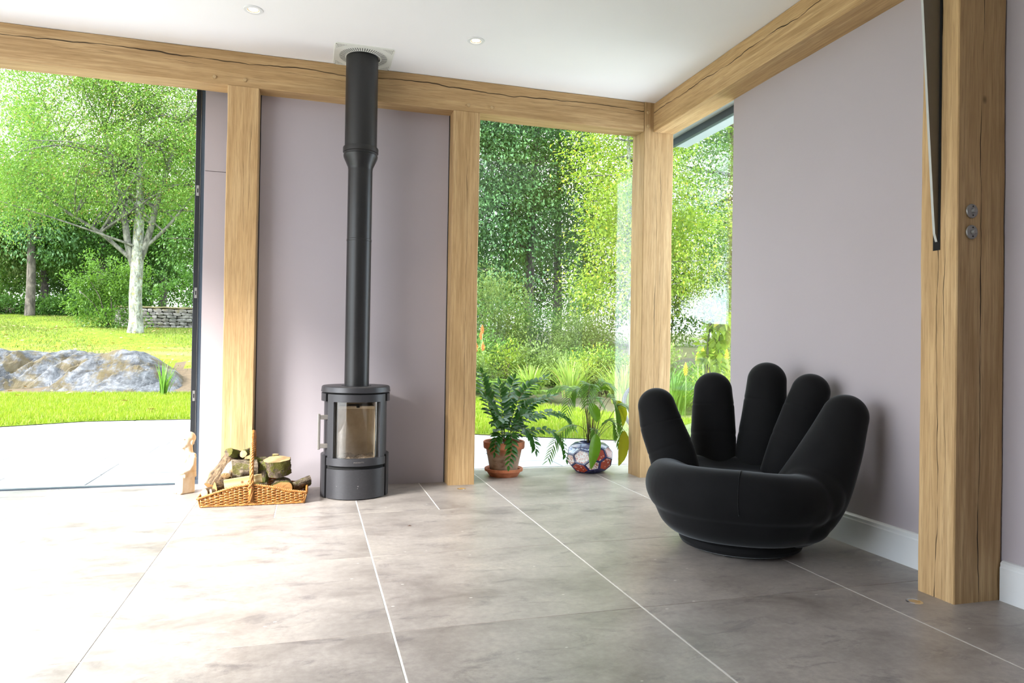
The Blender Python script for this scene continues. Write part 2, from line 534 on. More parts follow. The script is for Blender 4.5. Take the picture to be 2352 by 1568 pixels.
# left side of the room: oak frame of the wide open side (outside the picture)
post_bl = timber('trim_7', (XL - .2, XL), (YB, 4.90), (0, ZB), 2, M['oak_z1'], 7)
beam_l = timber('trim_8', (XL - .2, XL), (YF, 4.695), (ZB, ZC), 1, M['oak_by'], 8)
post_fl = timber('trim_9', (XL - .2, XL), (.20, .40), (0, ZB), 2, M['oak_z2'], 9)
structure(box('wall_left', (XL - .2, XL), (YF, .20), (0, ZB), M['lilac']))  # unseen; kept solid this far to darken the near right side of the room
structure(box('wall_left.001', (XL - .18, XL - .02), (4.15, 4.70), (0, ZB), M['lilac']))  # unseen pier, added to shape the daylight falling on the stove wall
for x_ in ((-.349, -.345), (.905, .909)):
    g_ = structure(box('shadow_gap_strip', x_, (4.826, 4.831), (0, ZB), M['dark_gap']))  # dark strip laid over the panel edge as the shade of a gap

def peg(par, x, z, y=YB):
    o = lathe_obj('peg', [(.0001, -.010), (.010, -.010), (.0125, -.006), (.0125, .01)], M['oak_peg'], None, n=14)
    o.rotation_euler = (math.radians(-90), 0, 0)
    o.parent = par
    o.location = Vector((x, y, z)) - Vector(par.location)
for x, z in ((-.616, 2.62), (-.437, 2.622), (1.013, 2.624), (1.178, 2.627)): peg(beam_b, x, z)
for x, z in ((2.386, 2.725), (2.388, 2.624)): peg(post_c, x, z)

# glazing: large corner window, folded door leaves at the garden opening
def pane(name, x, y, z, parent):
    return box(name, x, y, z, M['glass'], parent)
w1 = structure(empty('window_1', (1.95, 5.30, 0)))
pane('pane', (1.105, 2.90), (5.290, 5.300), (.0, 2.775), w1)
box('frame', (1.105, 2.90), (5.285, 5.305), (-.03, -.001), M['frame_black'], w1)
box('frame', (1.10, 1.112), (5.10, 5.31), (0, 2.775), M['frame_black'], w1)
w2 = structure(empty('window_2', (2.90, 4.60, 0)))
pane('pane', (2.90, 2.910), (3.925, 5.300), (.0, 2.715), w2)
box('frame', (2.885, 2.92), (3.925, 5.30), (2.665, 2.72), M['frame_blue'], w2)
box('frame', (2.885, 2.92), (3.925, 5.30), (-.03, -.001), M['frame_black'], w2)

door = structure(empty('door_1', (-.745, 5.11, 0)))
box('track', (XL, -.715), (5.09, 5.135), (-.03, .006), M['frame_blue'], door, .002)
box('head_track', (XL, -.71), (5.09, 5.14), (2.74, 2.779), M['frame_black'], door)
box('sill', (XL, -.715), (5.135, 5.23), (-.05, -.008), M['gloss_white'], door, .003)
for k, (x0, x1, m) in enumerate(((-.778, -.747, 'frame_black'), (-.744, -.722, 'frame_blue'))):
    leaf = box('door_leaf', (x0, x1), (5.10, 5.16), (.015, 2.735), M[m], door, .002)
    box('door_leaf', (x0, x1), (5.86, 5.92), (.015, 2.735), M[m], door, .002)
    box('door_leaf', (x0, x1), (5.16, 5.86), (.015, .09), M[m], door, .002)
    box('door_leaf', (x0, x1), (5.16, 5.86), (2.66, 2.735), M[m], door, .002)
    box('pane', ((x0 + x1) / 2 - .004, (x0 + x1) / 2 + .004), (5.16, 5.86), (.09, 2.66), M['glass'], door)
box('hinge_strip', (-.746, -.7445), (5.094, 5.10), (.015, 2.735), M['steel'], door)
box('foot_plate', (-.78, -.708), (5.092, 5.15), (-.001, .028), M['frame_blue'], door, .002)
for z in (1.98, 1.288, .593):
    pl_ = box('strike_plate', (-.767, -.752), (5.0965, 5.1005), (z - .035, z + .035), M['steel'], door, .0008)
    box('latch_hole', (-.763, -.756), (5.0955, 5.0968), (z - .014, z + .014), M['dark_gap'], door)

# ------------------------------------------------------------------ wood stove
def fire_lining():
    n = NM('firebox_lining')
    v = n.coord()
    f = n.noise(v, 9, 5); g = n.noise(v, 60, 3)
    c = n.ramp(f, [(.3, (.50, .40, .28)), (.5, (.66, .57, .44)), (.7, (.74, .67, .55))])
    c = n.mix(n.math('MULTIPLY', g, .25), c, (.36, .28, .20))
    return n.done(n.pbsdf(c, .9))
M['lining'] = fire_lining()
M['ash'] = plain('ash', (.36, .30, .25), .95, mott=.5, scale=70, bump=.6)
M['stove_glass'] = glassmat('stove_glass', (.94, .92, .88), 1.2)
def worn_black():
    n = NM('worn_stove_steel')
    v = n.coord()
    f = n.noise(v, 90, 4)
    sp = n.ramp(n.noise(v, 55, 2), [(.73, (0, 0, 0)), (.76, (1, 1, 1))])
    z = n.sep(v)[2]
    c = n.mix(f, (.032, .032, .036), (.048, .048, .053))
    low = n.math('SUBTRACT', 1.0, n.math('MULTIPLY', z, 5.5), True)
    c = n.mix(n.math('MULTIPLY', sp, low), c, (.34, .33, .31))
    return n.done(n.pbsdf(c, .42, .3))
M['worn_black'] = worn_black()
SX, SY = .278, 4.565
stove = tag(empty('wood_stove', (SX, SY, 0)), 'round charcoal steel wood stove with curved glass door', 'stove')
# cast body, hidden core behind the panels
arc_panel('body', .150, .196, 62, 298, .02, .645, M['grey_metal'], stove, 48)
lathe_obj('floor_plate', [(.0001, 0.002), (.196, 0.002), (.200, .006), (.200, .022), (.0001, .022)], M['grey_metal'], stove, n=64, cap=False)
arc_panel('lower_side', .196, .213, 62, 298, .004, .262, M['worn_black'], stove, 56)
arc_panel('upper_ring', .196, .214, 62, 298, .600, .648, M['grey_metal'], stove, 56)
lathe_obj('core', [(.0001, .02), (.175, .02), (.175, .19), (.155, .205), (.0001, .205)], M['dark_gap'], stove, n=48, cap=False)
lathe_obj('top_plate', [(.0001, .655), (.213, .655), (.217, .658), (.213, .688), (.207, .694), (.085, .694), (.0001, .694)], M['grey_metal'], stove, n=72, cap=False)
lathe_obj('top_gap', [(.0001, .640), (.196, .640), (.196, .656), (.0001, .656)], M['dark_gap'], stove, n=48, cap=False)
for a in (-50, 50):
    aa = math.radians(a)
    box('top_slot', (SX + .105 * math.sin(aa) - .012, SX + .105 * math.sin(aa) + .012), (SY - .03, SY - .018), (.692, .6955), M['dark_gap'], stove)
dr = arc_panel('drawer_front', .190, .211, -57.5, 57.5, .006, .186, M['worn_black'], stove, 40)
dtop = arc_panel('door', .186, .210, -57, 57, .600, .646, M['grey_metal'], stove, 40)
for a0, a1 in ((-57, -43), (43, 57)):
    p_ = arc_panel('door_stile', .186, .209, a0, a1, .254, .600, M['grey_metal'], dtop, 8)
arc_panel('door_rail', .186, .215, -57, 57, .208, .254, M['grey_metal'], dtop, 40)
arc_panel('door_gap', .188, .196, -57, 57, .186, .209, M['dark_gap'], stove, 40)
arc_panel('door_glass', .188, .192, -43, 43, .256, .598, M['stove_glass'], dtop, 30)
for a in (-59.6, 59.6): arc_panel('side_gap', .17, .196, a - 2.4, a + 2.4, .01, .65, M['dark_gap'], stove, 4)
arc_panel('firebox_back', .146, .149, 50, 310, .215, .60, M['lining'], stove, 40)
box('baffle', (SX - .115, SX + .115), (SY - .06, SY + .12), (.548, .566), M['lining'], stove, .003)
box('baffle_bolt', (SX + .0, SX + .02), (SY - .075, SY - .06), (.555, .575), M['dark_gap'], stove, .003)
lathe_obj('firebox_top', [(.0001, .598), (.15, .598), (.15, .61), (.0001, .61)], M['dark_gap'], stove, n=40, cap=False)
r_ = random.Random(3)
bm = bmesh.new()
bmesh.ops.create_grid(bm, x_segments=24, y_segments=24, size=.128)
for v in bm.verts:
    q = v.co.length
    v.co.z = .222 + r_.uniform(0, .018) + .012 * math.sin(v.co.x * 40) * math.cos(v.co.y * 33)
    if q > .143: v.co.xy *= .143 / q
bm_obj('ash_bed', bm, M['ash'], stove, sm=True)
hd = MB()
hx, hy = -.226, -.075
bmh = bmesh.new(); bm_box(bmh, (hx - .008, hx + .008), (hy - .016, hy + .0), (.300, .522), .003)
hand = bm_obj('handle', bmh, M['steel'], stove)
for z in (.322, .500):
    bmh = bmesh.new(); bm_box(bmh, (hx + .006, hx + .062), (hy - .014, hy - .002), (z - .014, z + .014), .002)
    bm_obj('handle_bracket', bmh, M['steel'], hand)
# raised maker's lettering on the door rail
fc = bpy.data.curves.new('lettering', 'FONT'); fc.body = 'PEZZOTTI'; fc.size = .0115; fc.extrude = .0008; fc.align_x = 'CENTER'; fc.space_character = 1.25
tob = bpy.data.objects.new('tmp', fc); COL.objects.link(tob)
bpy.context.view_layer.update()
tme = bpy.data.meshes.new_from_object(tob)
bpy.data.objects.remove(tob)
tme.name = 'lettering'
for v in tme.vertices:
    a = v.co.x / .2155 + math.radians(3)
    rr = .2152 + v.co.z
    v.co = Vector((rr * math.sin(a), -rr * math.cos(a), .228 + v.co.y))
tme.materials.clear()
link('lettering', tme, M['steel'], dtop)

# flue
PX, PY = .279, 4.535
flue = tag(empty('flue_pipe', (PX, PY, .694)), 'matt black flue pipe rising from the stove to the ceiling', 'flue')
def fz(prof): return [(r, z - .694) for r, z in prof]
lathe_obj('lower_pipe', fz([(.077, .6945), (.077, 1.612)]), M['black_metal'], flue, n=48, cap=False)
lathe_obj('joint', fz([(.077, 1.612), (.0785, 1.614), (.0785, 1.626), (.077, 1.628)]), M['black_metal'], flue, n=48, cap=False)
lathe_obj('upper_pipe', fz([(.0765, 1.625), (.0765, 2.085)]), M['black_metal'], flue, n=48, cap=False)
lathe_obj('reducer', fz([(.0772, 2.070), (.0780, 2.085), (.102, 2.138), (.1065, 2.150), (.1075, 2.162), (.1045, 2.166)]), M['black_metal'], flue, n=48, cap=False)
lathe_obj('collar', fz([(.1045, 2.164), (.1045, 2.176), (.1110, 2.180), (.1115, 2.206), (.1095, 2.211), (.1015, 2.212)]), M['black_metal'], flue, n=48, cap=False)
lathe_obj('insulated_pipe', fz([(.1010, 2.205), (.1010, 2.792)]), M['black_metal'], flue, n=56, cap=False)
# vented ceiling plate round the flue
pl0 = tag(empty('ceiling_vent_plate', (.285, 4.529, ZC)), 'square white vented ceiling plate around the flue', 'vent plate')
bm = bmesh.new()
N_ = 48; R0 = .106; Hx, Hy = .182, .168
ang = [2 * math.pi * i / N_ for i in range(N_)]
def sq(a, hx, hy):
    c, s = math.cos(a), math.sin(a)
    k = min(hx / max(abs(c), 1e-6), hy / max(abs(s), 1e-6))
    return (c * k, s * k)
lo_in = [bm.verts.new((R0 * math.cos(a), R0 * math.sin(a), -.012)) for a in ang]
cone = [bm.verts.new((.160 * math.cos(a), .152 * math.sin(a), -.006)) for a in ang]
lo_out = [bm.verts.new((*sq(a, Hx, Hy), -.006)) for a in ang]
hi_out = [bm.verts.new((*sq(a, Hx + .002, Hy + .002), 0)) for a in ang]
for A, B in ((lo_in, cone), (cone, lo_out), (lo_out, hi_out)):
    for i in range(N_):
        j = (i + 1) % N_
        bm.faces.new((A[i], A[j], B[j], B[i]))
pm = bm_obj('plate', bm, M['plastic_white'], pl0)
mb = MB()
for i in range(60):                                      # radial vent slots
    a = 2 * math.pi * i / 60
    c, s = math.cos(a), math.sin(a)
    V = []
    for rr, zz in ((.114, -.0121), (.150, -.0092)):
        for w in (-.0022, .0022): V.append((rr * c - w * s, rr * .97 * s + w * c, zz + .0006))
    mb.add(V, [(0, 1, 3, 2)])
tag(mb.build('vent_slots', M['dark_gap'], pl0, sm=False), kind='stuff')
for sx in (-1, 1):
    for sy in (-1, 1):
        mb = MB()
        for i in range(7):
            for j in range(7 - i):
                x, y = sx * (.168 - i * .009), sy * (.155 - j * .0085)
                mb.add([(x - .0012, y - .003, -.0063), (x + .0012, y - .003, -.0063), (x + .0012, y + .003, -.0063), (x - .0012, y + .003, -.0063)], [(0, 1, 2, 3)])
        tag(mb.build('corner_slots', M['dark_gap'], pl0, sm=False), kind='stuff')
for sx in (-1, 1):
    for sy in (-1, 1): lathe_obj('screw', [(.0001, -.009), (.004, -.0085), (.004, -.005)], M['steel'], pl0, (sx * .174, sy * .160, 0), n=10, cap=False)

# recessed ceiling lights
def emis(name, col, st):
    n = NM(name); return n.done(n.N('Emission', {'Color': (*col, 1), 'Strength': st}).outputs[0])
M['lamp'] = emis('warm_lamp', (1.0, .86, .58), 4.0)
M['brass'] = plain('warm_reflector', (.62, .40, .14), .3, .6)
def downlight(x, y, label):
    t = tag(empty('recessed_light', (x, y, ZC)), label, 'ceiling light', 'recessed ceiling spotlights')
    lathe_obj('trim_ring', [(.030, -.003), (.034, -.006), (.050, -.005), (.053, -.0005)], M['gloss_white'], t, n=36, cap=False)
    lathe_obj('reflector', [(.030, -.003), (.024, -.0005)], M['brass'], t, n=36, cap=False)
    lathe_obj('lamp', [(.0001, -.0012), (.0265, -.0012)], M['lamp'], t, n=30, cap=False)
    ld = bpy.data.lights.new('spot', 'SPOT'); ld.energy = 4; ld.spot_size = math.radians(70); ld.spot_blend = .7; ld.color = (1, .82, .58); ld.shadow_soft_size = .03
    lo = bpy.data.objects.new('spot', ld); COL.objects.link(lo); lo.parent = t; lo.location = (0, 0, -.02)
downlight(-.344, 4.085, 'recessed ceiling spotlight furthest from the corner post')
downlight(.919, 4.08, 'recessed ceiling spotlight between the flue and the corner')

# small floor lights
def floorlight(x, y, label):
    t = tag(empty('floor_light', (x, y, 0)), label, 'floor light', 'small recessed floor lights')
    lathe_obj('rim', [(.020, .0003), (.021, .002), (.027, .0022), (.030, .0003)], M['chrome'], t, n=24, cap=False)
    lathe_obj('lens', [(.0001, .0018), (.0205, .0018)], M['brass'], t, n=20, cap=False)
floorlight(.982, 4.577, 'tiny round floor light at the foot of the post near the stove')
floorlight(2.242, 2.141, 'tiny round floor light at the foot of the post with switches')

# round switches on the oak post
def switch(z, label):
    t = tag(empty('light_switch', (2.427, 2.073, z)), label, 'switch', 'round switches on the oak post')
    t.rotation_euler = (math.radians(90), 0, 0)
    lathe_obj('plate', [(.0001, .006), (.020, .006), (.026, .004), (.0275, 0)], M['switch'], t, n=36, cap=False)
    lathe_obj('knob', [(.0001, .018), (.008, .018), (.0095, .016), (.0095, .005)], M['switch'], t, n=24, cap=False)
    for y in (-.017, .017): lathe_obj('screw', [(.0001, .0075), (.003, .007), (.003, .004)], M['dark_gap'], t, (0, y, 0), n=8, cap=False)
M['switch'] = plain('grey_pewter', (.30, .29, .28), .45, .5, mott=.08)
switch(1.503, 'upper round pewter switch on the oak post')
switch(1.422, 'lower round pewter switch on the oak post')

# steel knife plate let into the post
M['plate_edge'] = plain('pale_grey_painted_steel', (.46, .47, .45), .45, .2, mott=.05)
M['plate_face'] = plain('dull_bronze_steel', (.20, .175, .135), .55, .3, mott=.12, scale=14)
bm = bmesh.new()
prof = [(2.372, 1.388), (2.356, 1.394), (2.345, 1.425), (2.338, 1.50), (2.306, 1.91), (2.275, 2.33), (2.240, 2.795), (2.372, 2.795)]
a = [bm.verts.new((x - 2.36, -.0055, z - 1.39)) for x, z in prof]
b = [bm.verts.new((x - 2.36, .0055, z - 1.39)) for x, z in prof]
bm.faces.new(a); bm.faces.new(b[::-1])
for i in range(len(prof)):
    j = (i + 1) % len(prof); bm.faces.new((a[i], b[i], b[j], a[j]))
plate = bm_obj('steel_plate', bm, M['plate_face'], None, (2.36, 2.165, 1.39))
plate.data.materials.append(M['plate_edge'])
for p in plate.data.polygons:
    if abs(p.normal.y) < .5: p.material_index = 1
tag(plate, 'thin tapering grey steel plate slotted into the oak post', 'steel plate')
sl = box('slot', (2.3585, 2.3605), (2.150, 2.182), (1.360, 2.79), M['dark_gap'], None)
sl.parent = post_r; sl.matrix_parent_inverse = Matrix.Translation(post_r.location).inverted()

# ------------------------------------------------------------------ hand chair
def velvet():
    n = NM('black_velvet')
    v = n.coord()
    f = n.noise(v, 7, 5, .6); g = n.noise(v, 400, 2)
    c = n.mix(f, (.006, .006, .0065), (.013, .013, .014))
    return n.done(n.pbsdf(c, .85, normal=n.bump(g, .08, .001), spec=.12, Sheen_Weight=.30, Sheen_Roughness=.35, Sheen_Tint=(.75, .8, .85, 1)))
M['velvet'] = velvet()
M['rubber'] = plain('black_plastic', (.012, .012, .012), .6)
chair = tag(empty('hand_chair', (2.04, 2.98, 0)), 'black velvet swivel armchair shaped like an open hand', 'armchair')
chair.rotation_euler = (0, 0, -math.atan2(.565, .825))
def finger(name, ctl, seams, flat=.92, n=40, m=90, side_seam=None):
    S = catmull(ctl, m)
    # rounded tip: replace the end of the path with cap rings
    P = [Vector(s[:3]) for s in S]; R = [s[3] for s in S]
    for k, ts in enumerate(seams):
        for i in range(m):
            d = (i / (m - 1) - ts) / .016
            R[i] *= 1 - .022 * math.exp(-d * d) + .012 * math.exp(-((i / (m - 1) - ts) / .07) ** 2)
    T = (P[-1] - P[-4]).normalized(); rl = R[-1]
    for k in range(1, 15):
        a = k / 14 * math.pi / 2
        P.append(P[m - 1] + T * (rl * math.sin(a) * 1.0)); R.append(max(rl * math.cos(a), .0008))
    V, F = tube_arrays(P, R, n, True, flat)
    me = py_mesh(name, V, F, True)
    return link(name, me, M['velvet'], chair)
def seam_ring(par_ctl, t, flat=.92):
    pass
finger('finger', [(-.285, .055, .20, .130), (-.335, .085, .40, .119), (-.392, .112, .54, .112), (-.425, .125, .652, .098)], (.42, .74))
finger('finger', [(-.138, .26, .22, .128), (-.143, .34, .42, .121), (-.147, .385, .60, .114), (-.150, .40, .730, .102)], (.46, .80))
finger('finger', [(.060, .26, .22, .118), (.088, .335, .43, .113), (.118, .385, .64, .110), (.130, .40, .792, .101)], (.44, .76))
finger('finger', [(.185, .15, .22, .122), (.240, .195, .44, .113), (.298, .235, .62, .106), (.336, .25, .748, .094)], (.44, .76))
# palm: seat cushion with the big front roll
def palm(prof, name, n=72, seam=None):
    V, F = [], []
    for j, (r, z) in enumerate(prof):
        for i in range(n):
            a = 2 * math.pi * i / n
            c, s = math.cos(a), math.sin(a)
            e = 2.25
            k = (abs(c) ** e + abs(s) ** e) ** (-1 / e)
            rx = r * k * .99; ry = r * k * (.96 if s < 0 else .84)
            zz = z
            if z > .30:                       # the roll is highest at the front left and sinks to the right
                zz += .018 * -s * (r / .45) - .022 * max(0, c) * (r / .45)
            V.append((rx * c, ry * s - .005, zz))
    m = len(prof)
    for j in range(m - 1):
        for i in range(n):
            i2 = (i + 1) % n
            F.append((j * n + i, j * n + i2, (j + 1) * n + i2, (j + 1) * n + i))
    F.append(tuple(range(n - 1, -1, -1))); F.append(tuple((m - 1) * n + i for i in range(n)))
    return V, F
up = catmull([(.30, .170), (.408, .188), (.447, .235), (.461, .295), (.442, .360), (.395, .398), (.325, .403), (.25, .375), (.17, .352), (.02, .345)], 54)
PB = MB(); PB.add(*palm([tuple(p) for p in up], 'seat'))
lw = catmull([(.285, .066), (.335, .078), (.380, .118), (.402, .160), (.411, .193), (.36, .215)], 24)
lowV, lowF = palm([tuple(p) for p in lw], 'lower_shell')
PB.add(lowV, lowF)
S_ = catmull([(.13, -.10, .10, .06), (.215, -.105, .165, .145), (.305, -.098, .285, .163), (.395, -.06, .475, .137), (.463, -.02, .652, .105)], 60)
tp = [Vector(q[:3]) for q in S_]; trr = [q[3] for q in S_]
td = (tp[-1] - tp[-4]).normalized(); rl = trr[-1]; t0 = tp[-1].copy()
for k in range(1, 13):
    q = k / 12 * math.pi / 2; tp.append(t0 + td * (rl * math.sin(q))); trr.append(max(rl * math.cos(q), .001))
PB.add(*tube_arrays(tp, trr, 36, True, .92))
fb = bmesh.new(); bmesh.ops.create_icosphere(fb, subdivisions=4, radius=1)
fb.verts.ensure_lookup_table()
for cx, cy, cz, rx, ry, rz in ((.245, -.195, .262, .150, .155, .118), (.312, -.150, .305, .142, .132, .140), (.255, -.150, .165, .140, .130, .095)):
    PB.add([(cx + v.co.x * rx, cy + v.co.y * ry, cz + v.co.z * rz) for v in fb.verts], [tuple(v.index for v in f.verts) for f in fb.faces])
fb.free()
palm_o = PB.build('palm_and_thumb', M['velvet'], chair)
pm_ = palm_o.modifiers.new('remesh', 'REMESH'); pm_.mode = 'VOXEL'; pm_.voxel_size = .0075; pm_.use_smooth_shade = True
ps_ = palm_o.modifiers.new('smooth', 'SMOOTH'); ps_.factor = .5; ps_.iterations = 18
# stitched seam down the front roll
sm_pts = []
for j in range(12, 46):
    r, z = up[j]
    a = math.radians(-88 - 3 * math.sin(j * .08))
    c, s = math.cos(a), math.sin(a)
    k = (abs(c) ** 2.25 + abs(s) ** 2.25) ** (-1 / 2.25)
    zz = z + (.018 * -s * (r / .45) - .022 * max(0, c) * (r / .45) if z > .30 else 0)
    sm_pts.append(Vector((r * k * .99 * c, r * k * .96 * s - .005, zz)))
V, F = tube_arrays(sm_pts[:22], .0016, 6)
link('seam', py_mesh('seam', V, F, True), M['velvet'], chair)
ring = [Vector((.4115 * math.cos(a) * .99 * (abs(math.cos(a)) ** 2.25 + abs(math.sin(a)) ** 2.25) ** (-1 / 2.25), .4115 * math.sin(a) * (.96 if math.sin(a) < 0 else .84) * (abs(math.cos(a)) ** 2.25 + abs(math.sin(a)) ** 2.25) ** (-1 / 2.25) - .005, .192)) for a in [2 * math.pi * i / 72 for i in range(73)]]
V, F = tube_arrays(ring, .004, 6, False)
link('piping', py_mesh('piping', V, F, True), M['velvet'], chair)
lathe_obj('swivel_base', [(.0001, .012), (.270, .012), (.284, .018), (.292, .035), (.288, .054), (.272, .066), (.0001, .066)], M['velvet'], chair, n=64, cap=False)
for k in range(6):
    a = 2 * math.pi * (k + .3) / 6
    lathe_obj('foot', [(.0001, 0), (.022, 0), (.024, .004), (.022, .016)], M['rubber'], chair, (.225 * math.cos(a), .225 * math.sin(a), 0), n=14, cap=False)

# ------------------------------------------------------------------ stone figure
def sandstone():
    n = NM('pale_sandstone')
    v = n.coord()
    f = n.noise(n.map(v, (1, 1, .5)), 22, 5); g = n.noise(v, 160, 3)
    c = n.ramp(f, [(.35, (.50, .38, .25)), (.5, (.58, .48, .36)), (.65, (.63, .56, .46))])
    return n.done(n.pbsdf(c, .85, normal=n.bump(g, .2, .002)))
M['sandstone'] = sandstone()
bm = bmesh.new()
def ell(c, r, rot=None):
    mt = Matrix.Translation(c)
    if rot: mt = mt @ rot
    mt = mt @ Matrix.Diagonal((*r, 1))
    bmesh.ops.create_icosphere(bm, subdivisions=3, radius=1, matrix=mt)
def rbox(x, y, z, top=(1, 1), bev=.008):
    b = bmesh.new(); bm_box(b, x, y, z)
    cx, cy = (x[0] + x[1]) / 2, (y[0] + y[1]) / 2
    for v in b.verts:
        if v.co.z > (z[0] + z[1]) / 2:
            v.co.x = cx + (v.co.x - cx) * top[0]; v.co.y = cy + (v.co.y - cy) * top[1]
    bmesh.ops.bevel(b, geom=b.edges[:], offset=bev, segments=3, affect='EDGES', profile=.6)
    me_ = bpy.data.meshes.new('t'); b.to_mesh(me_); b.free(); bm.from_mesh(me_); bpy.data.meshes.remove(me_)
def limb(pts, rad):
    V, F = tube_arrays([Vector(p) for p in pts], rad, 14)
    vs = [bm.verts.new(v) for v in V]
    for f in F: bm.faces.new([vs[i] for i in f])
rbox((-.041, -.003), (-.058, .034), (0, .118), (1.02, .92))           # legs under a wrap
rbox((.003, .041), (-.058, .034), (0, .118), (1.02, .92))
rbox((-.036, .036), (-.046, .036), (.002, .122))
rbox((-.048, .048), (-.046, .040), (.098, .142), (1.0, .95), .010)     # waist band
rbox((-.045, .045), (-.030, .042), (.130, .252), (1.08, .85), .014)     # back and chest
ell((0, -.026, .172), (.036, .026, .034)); ell((-.020, -.026, .214), (.021, .018, .022)); ell((.020, -.026, .214), (.021, .018, .022))
for s in (-1, 1):
    limb([(s * .046, .008, .246), (s * .058, .006, .225), (s * .060, .000, .185), (s * .055, -.014, .158), (s * .036, -.042, .140), (s * .010, -.056, .130)], [.012, .019, .018, .017, .016, .013])
    for k in range(4): limb([(s * (.018 - .008 * k), -.055, .137 - .002 * k), (s * (.012 - .008 * k), -.058, .118)], [.0055, .0045])
    for k in range(4): ell((s * (.008 + .010 * k), -.059, .006), (.0052, .010, .007))
    ell((s * .037, .012, .318), (.006, .012, .016))
limb([(0, .008, .240), (0, .006, .262), (0, .002, .295)], [.034, .028, .029])
ell((0, .000, .330), (.037, .043, .050)); ell((0, .012, .345), (.038, .040, .040)); ell((0, -.018, .306), (.026, .026, .026))
ell((0, -.042, .322), (.0065, .010, .014), Matrix.Rotation(.35, 4, 'X')); ell((0, -.037, .300), (.011, .006, .0035)); ell((0, -.037, .294), (.009, .006, .003)); ell((0, -.036, .284), (.012, .010, .008))
for s in (-1, 1): ell((s * .014, -.037, .330), (.008, .005, .004)); ell((s * .014, -.036, .342), (.013, .007, .004))
me = bpy.data.meshes.new('stone_figure'); bmesh.ops.recalc_face_normals(bm, faces=bm.faces); bm.to_mesh(me); bm.free()
fig = link('stone_figure', me, M['sandstone'])
rm = fig.modifiers.new('remesh', 'REMESH'); rm.mode = 'VOXEL'; rm.voxel_size = .0024; rm.use_smooth_shade = True
smm = fig.modifiers.new('smooth', 'SMOOTH'); smm.factor = .5; smm.iterations = 4
fig.location = (-.748, 4.815, 0)
fig.rotation_euler = (0, 0, math.radians(-50))
fig.scale = (1.0, 1.0, 1.0)
tag(fig, 'carved pale sandstone figure with arms folded at the waist', 'statue')

# ------------------------------------------------------------------ log basket
def wicker():
    n = NM('honey_willow')
    f = n.noise(n.pos(), 45, 4); isl = n.island()
    c = n.ramp(f, [(.3, (.17, .058, .010)), (.5, (.33, .132, .027)), (.7, (.45, .205, .05))])
    c = n.mix(n.math('MULTIPLY', isl, .4), c, (.42, .19, .05))
    return n.done(n.pbsdf(c, .42, normal=n.bump(n.noise(n.pos(), 300, 2), .2, .001)))
M['wicker'] = wicker()
BX0, BX1, BY0, BY1 = -.600, -.030, 4.350, 4.622
basket = tag(empty('log_basket', (-.33, 4.485, 0)), 'shallow honey-coloured willow basket with a hooped handle', 'basket')
def bl(p): return Vector(p) - Vector((-.33, 4.485, 0))
def hprof(x):                                # height of the long sides
    pts = [(BX0, .050), (-.51, .083), (-.42, .113), (-.332, .126), (-.22, .106), (-.125, .080), (BX1, .066)]
    for (a, ha), (b, hb) in zip(pts, pts[1:]):
        if x <= b: return ha + (hb - ha) * max(0, (x - a)) / (b - a)
    return pts[-1][1]
def side(name, A, B, hf, flare, out, step=.026):
    """woven side from A to B (2-D), outward normal out"""
    A = Vector(A); B = Vector(B); L = (B - A).length; d = (B - A) / L; o = Vector(out)
    ns = max(3, round(L / step)); st = L / ns
    mb = MB()
    def P(s, z, off=0): 
        q = A + d * s + o * (flare * z + off)
        return bl((q.x, q.y, z))
    z = .006; row = 0
    while z < .128:
        run = []
        m = ns * 4
        for i in range(m + 1):
            s = L * i / m
            if hf(s) - .006 > z:
                run.append(P(s, z + .0012 * math.sin(i * .9 + row), .0042 * math.sin(math.pi * (s / st + row))))
            elif run:
                if len(run) > 2: mb.tube(run, .0036, 6)
                run = []
        if len(run) > 2: mb.tube(run, .0036, 6)
        z += .0078; row += 1
    tag(mb.build('woven_side', M['wicker'], basket), kind='stuff')
    mb = MB()
    for i in range(ns + 1):
        s = i * st
        mb.tube([P(s, .002), P(s, hf(min(s, L)) - .002)], .0038, 6)
    tag(mb.build('stakes', M['wicker'], basket), kind='stuff')
side('front', (BX0, BY0), (BX1, BY0), lambda s: hprof(BX0 + s), .06, (0, -1))
side('back', (BX0, BY1), (BX1, BY1), lambda s: hprof(BX0 + s), .06, (0, 1))
side('left', (BX0, BY0), (BX0, BY1), lambda s: .050, .35, (-1, 0))
side('right', (BX1, BY0), (BX1, BY1), lambda s: .066 + .01 * math.sin(math.pi * s / .272), .25, (1, 0))
def rope(path, R, r, strands, turns, name, par):
    for k in range(strands):
        fr = frames(path); n_ = len(path); pts = []
        for i, (p, t, a, b) in enumerate(fr):
            an = 2 * math.pi * (turns * i / (n_ - 1) + k / strands)
            pts.append(p + a * (R * math.cos(an)) + b * (R * math.sin(an)))
        V, F = tube_arrays(pts, r, 7)
        link(name, py_mesh(name, V, F, True), M['wicker'], par)
def rimpath(y, fl):
    return [bl((BX0 - .017 + (BX1 - BX0 + .034) * i / 80, y + fl * hprof(BX0 + (BX1 - BX0) * i / 80), hprof(BX0 + (BX1 - BX0) * i / 80))) for i in range(81)]
rope(rimpath(BY0, -.06), .0042, .0046, 3, 16, 'rim', basket)
rope(rimpath(BY1, .06), .0042, .0046, 3, 16, 'rim', basket)
rope([bl((BX0 - .0175, BY0 + (BY1 - BY0) * i / 40, .050)) for i in range(41)], .004, .0044, 3, 8, 'rim', basket)
rope([bl((BX1 + .0165, BY0 + (BY1 - BY0) * i / 40, .066 + .01 * math.sin(math.pi * i / 40))) for i in range(41)], .004, .0044, 3, 8, 'rim', basket)
rope([bl((BX0 + (BX1 - BX0) * i / 60, BY0 - .002, .007)) for i in range(61)], .0035, .004, 2, 26, 'foot_border', basket)
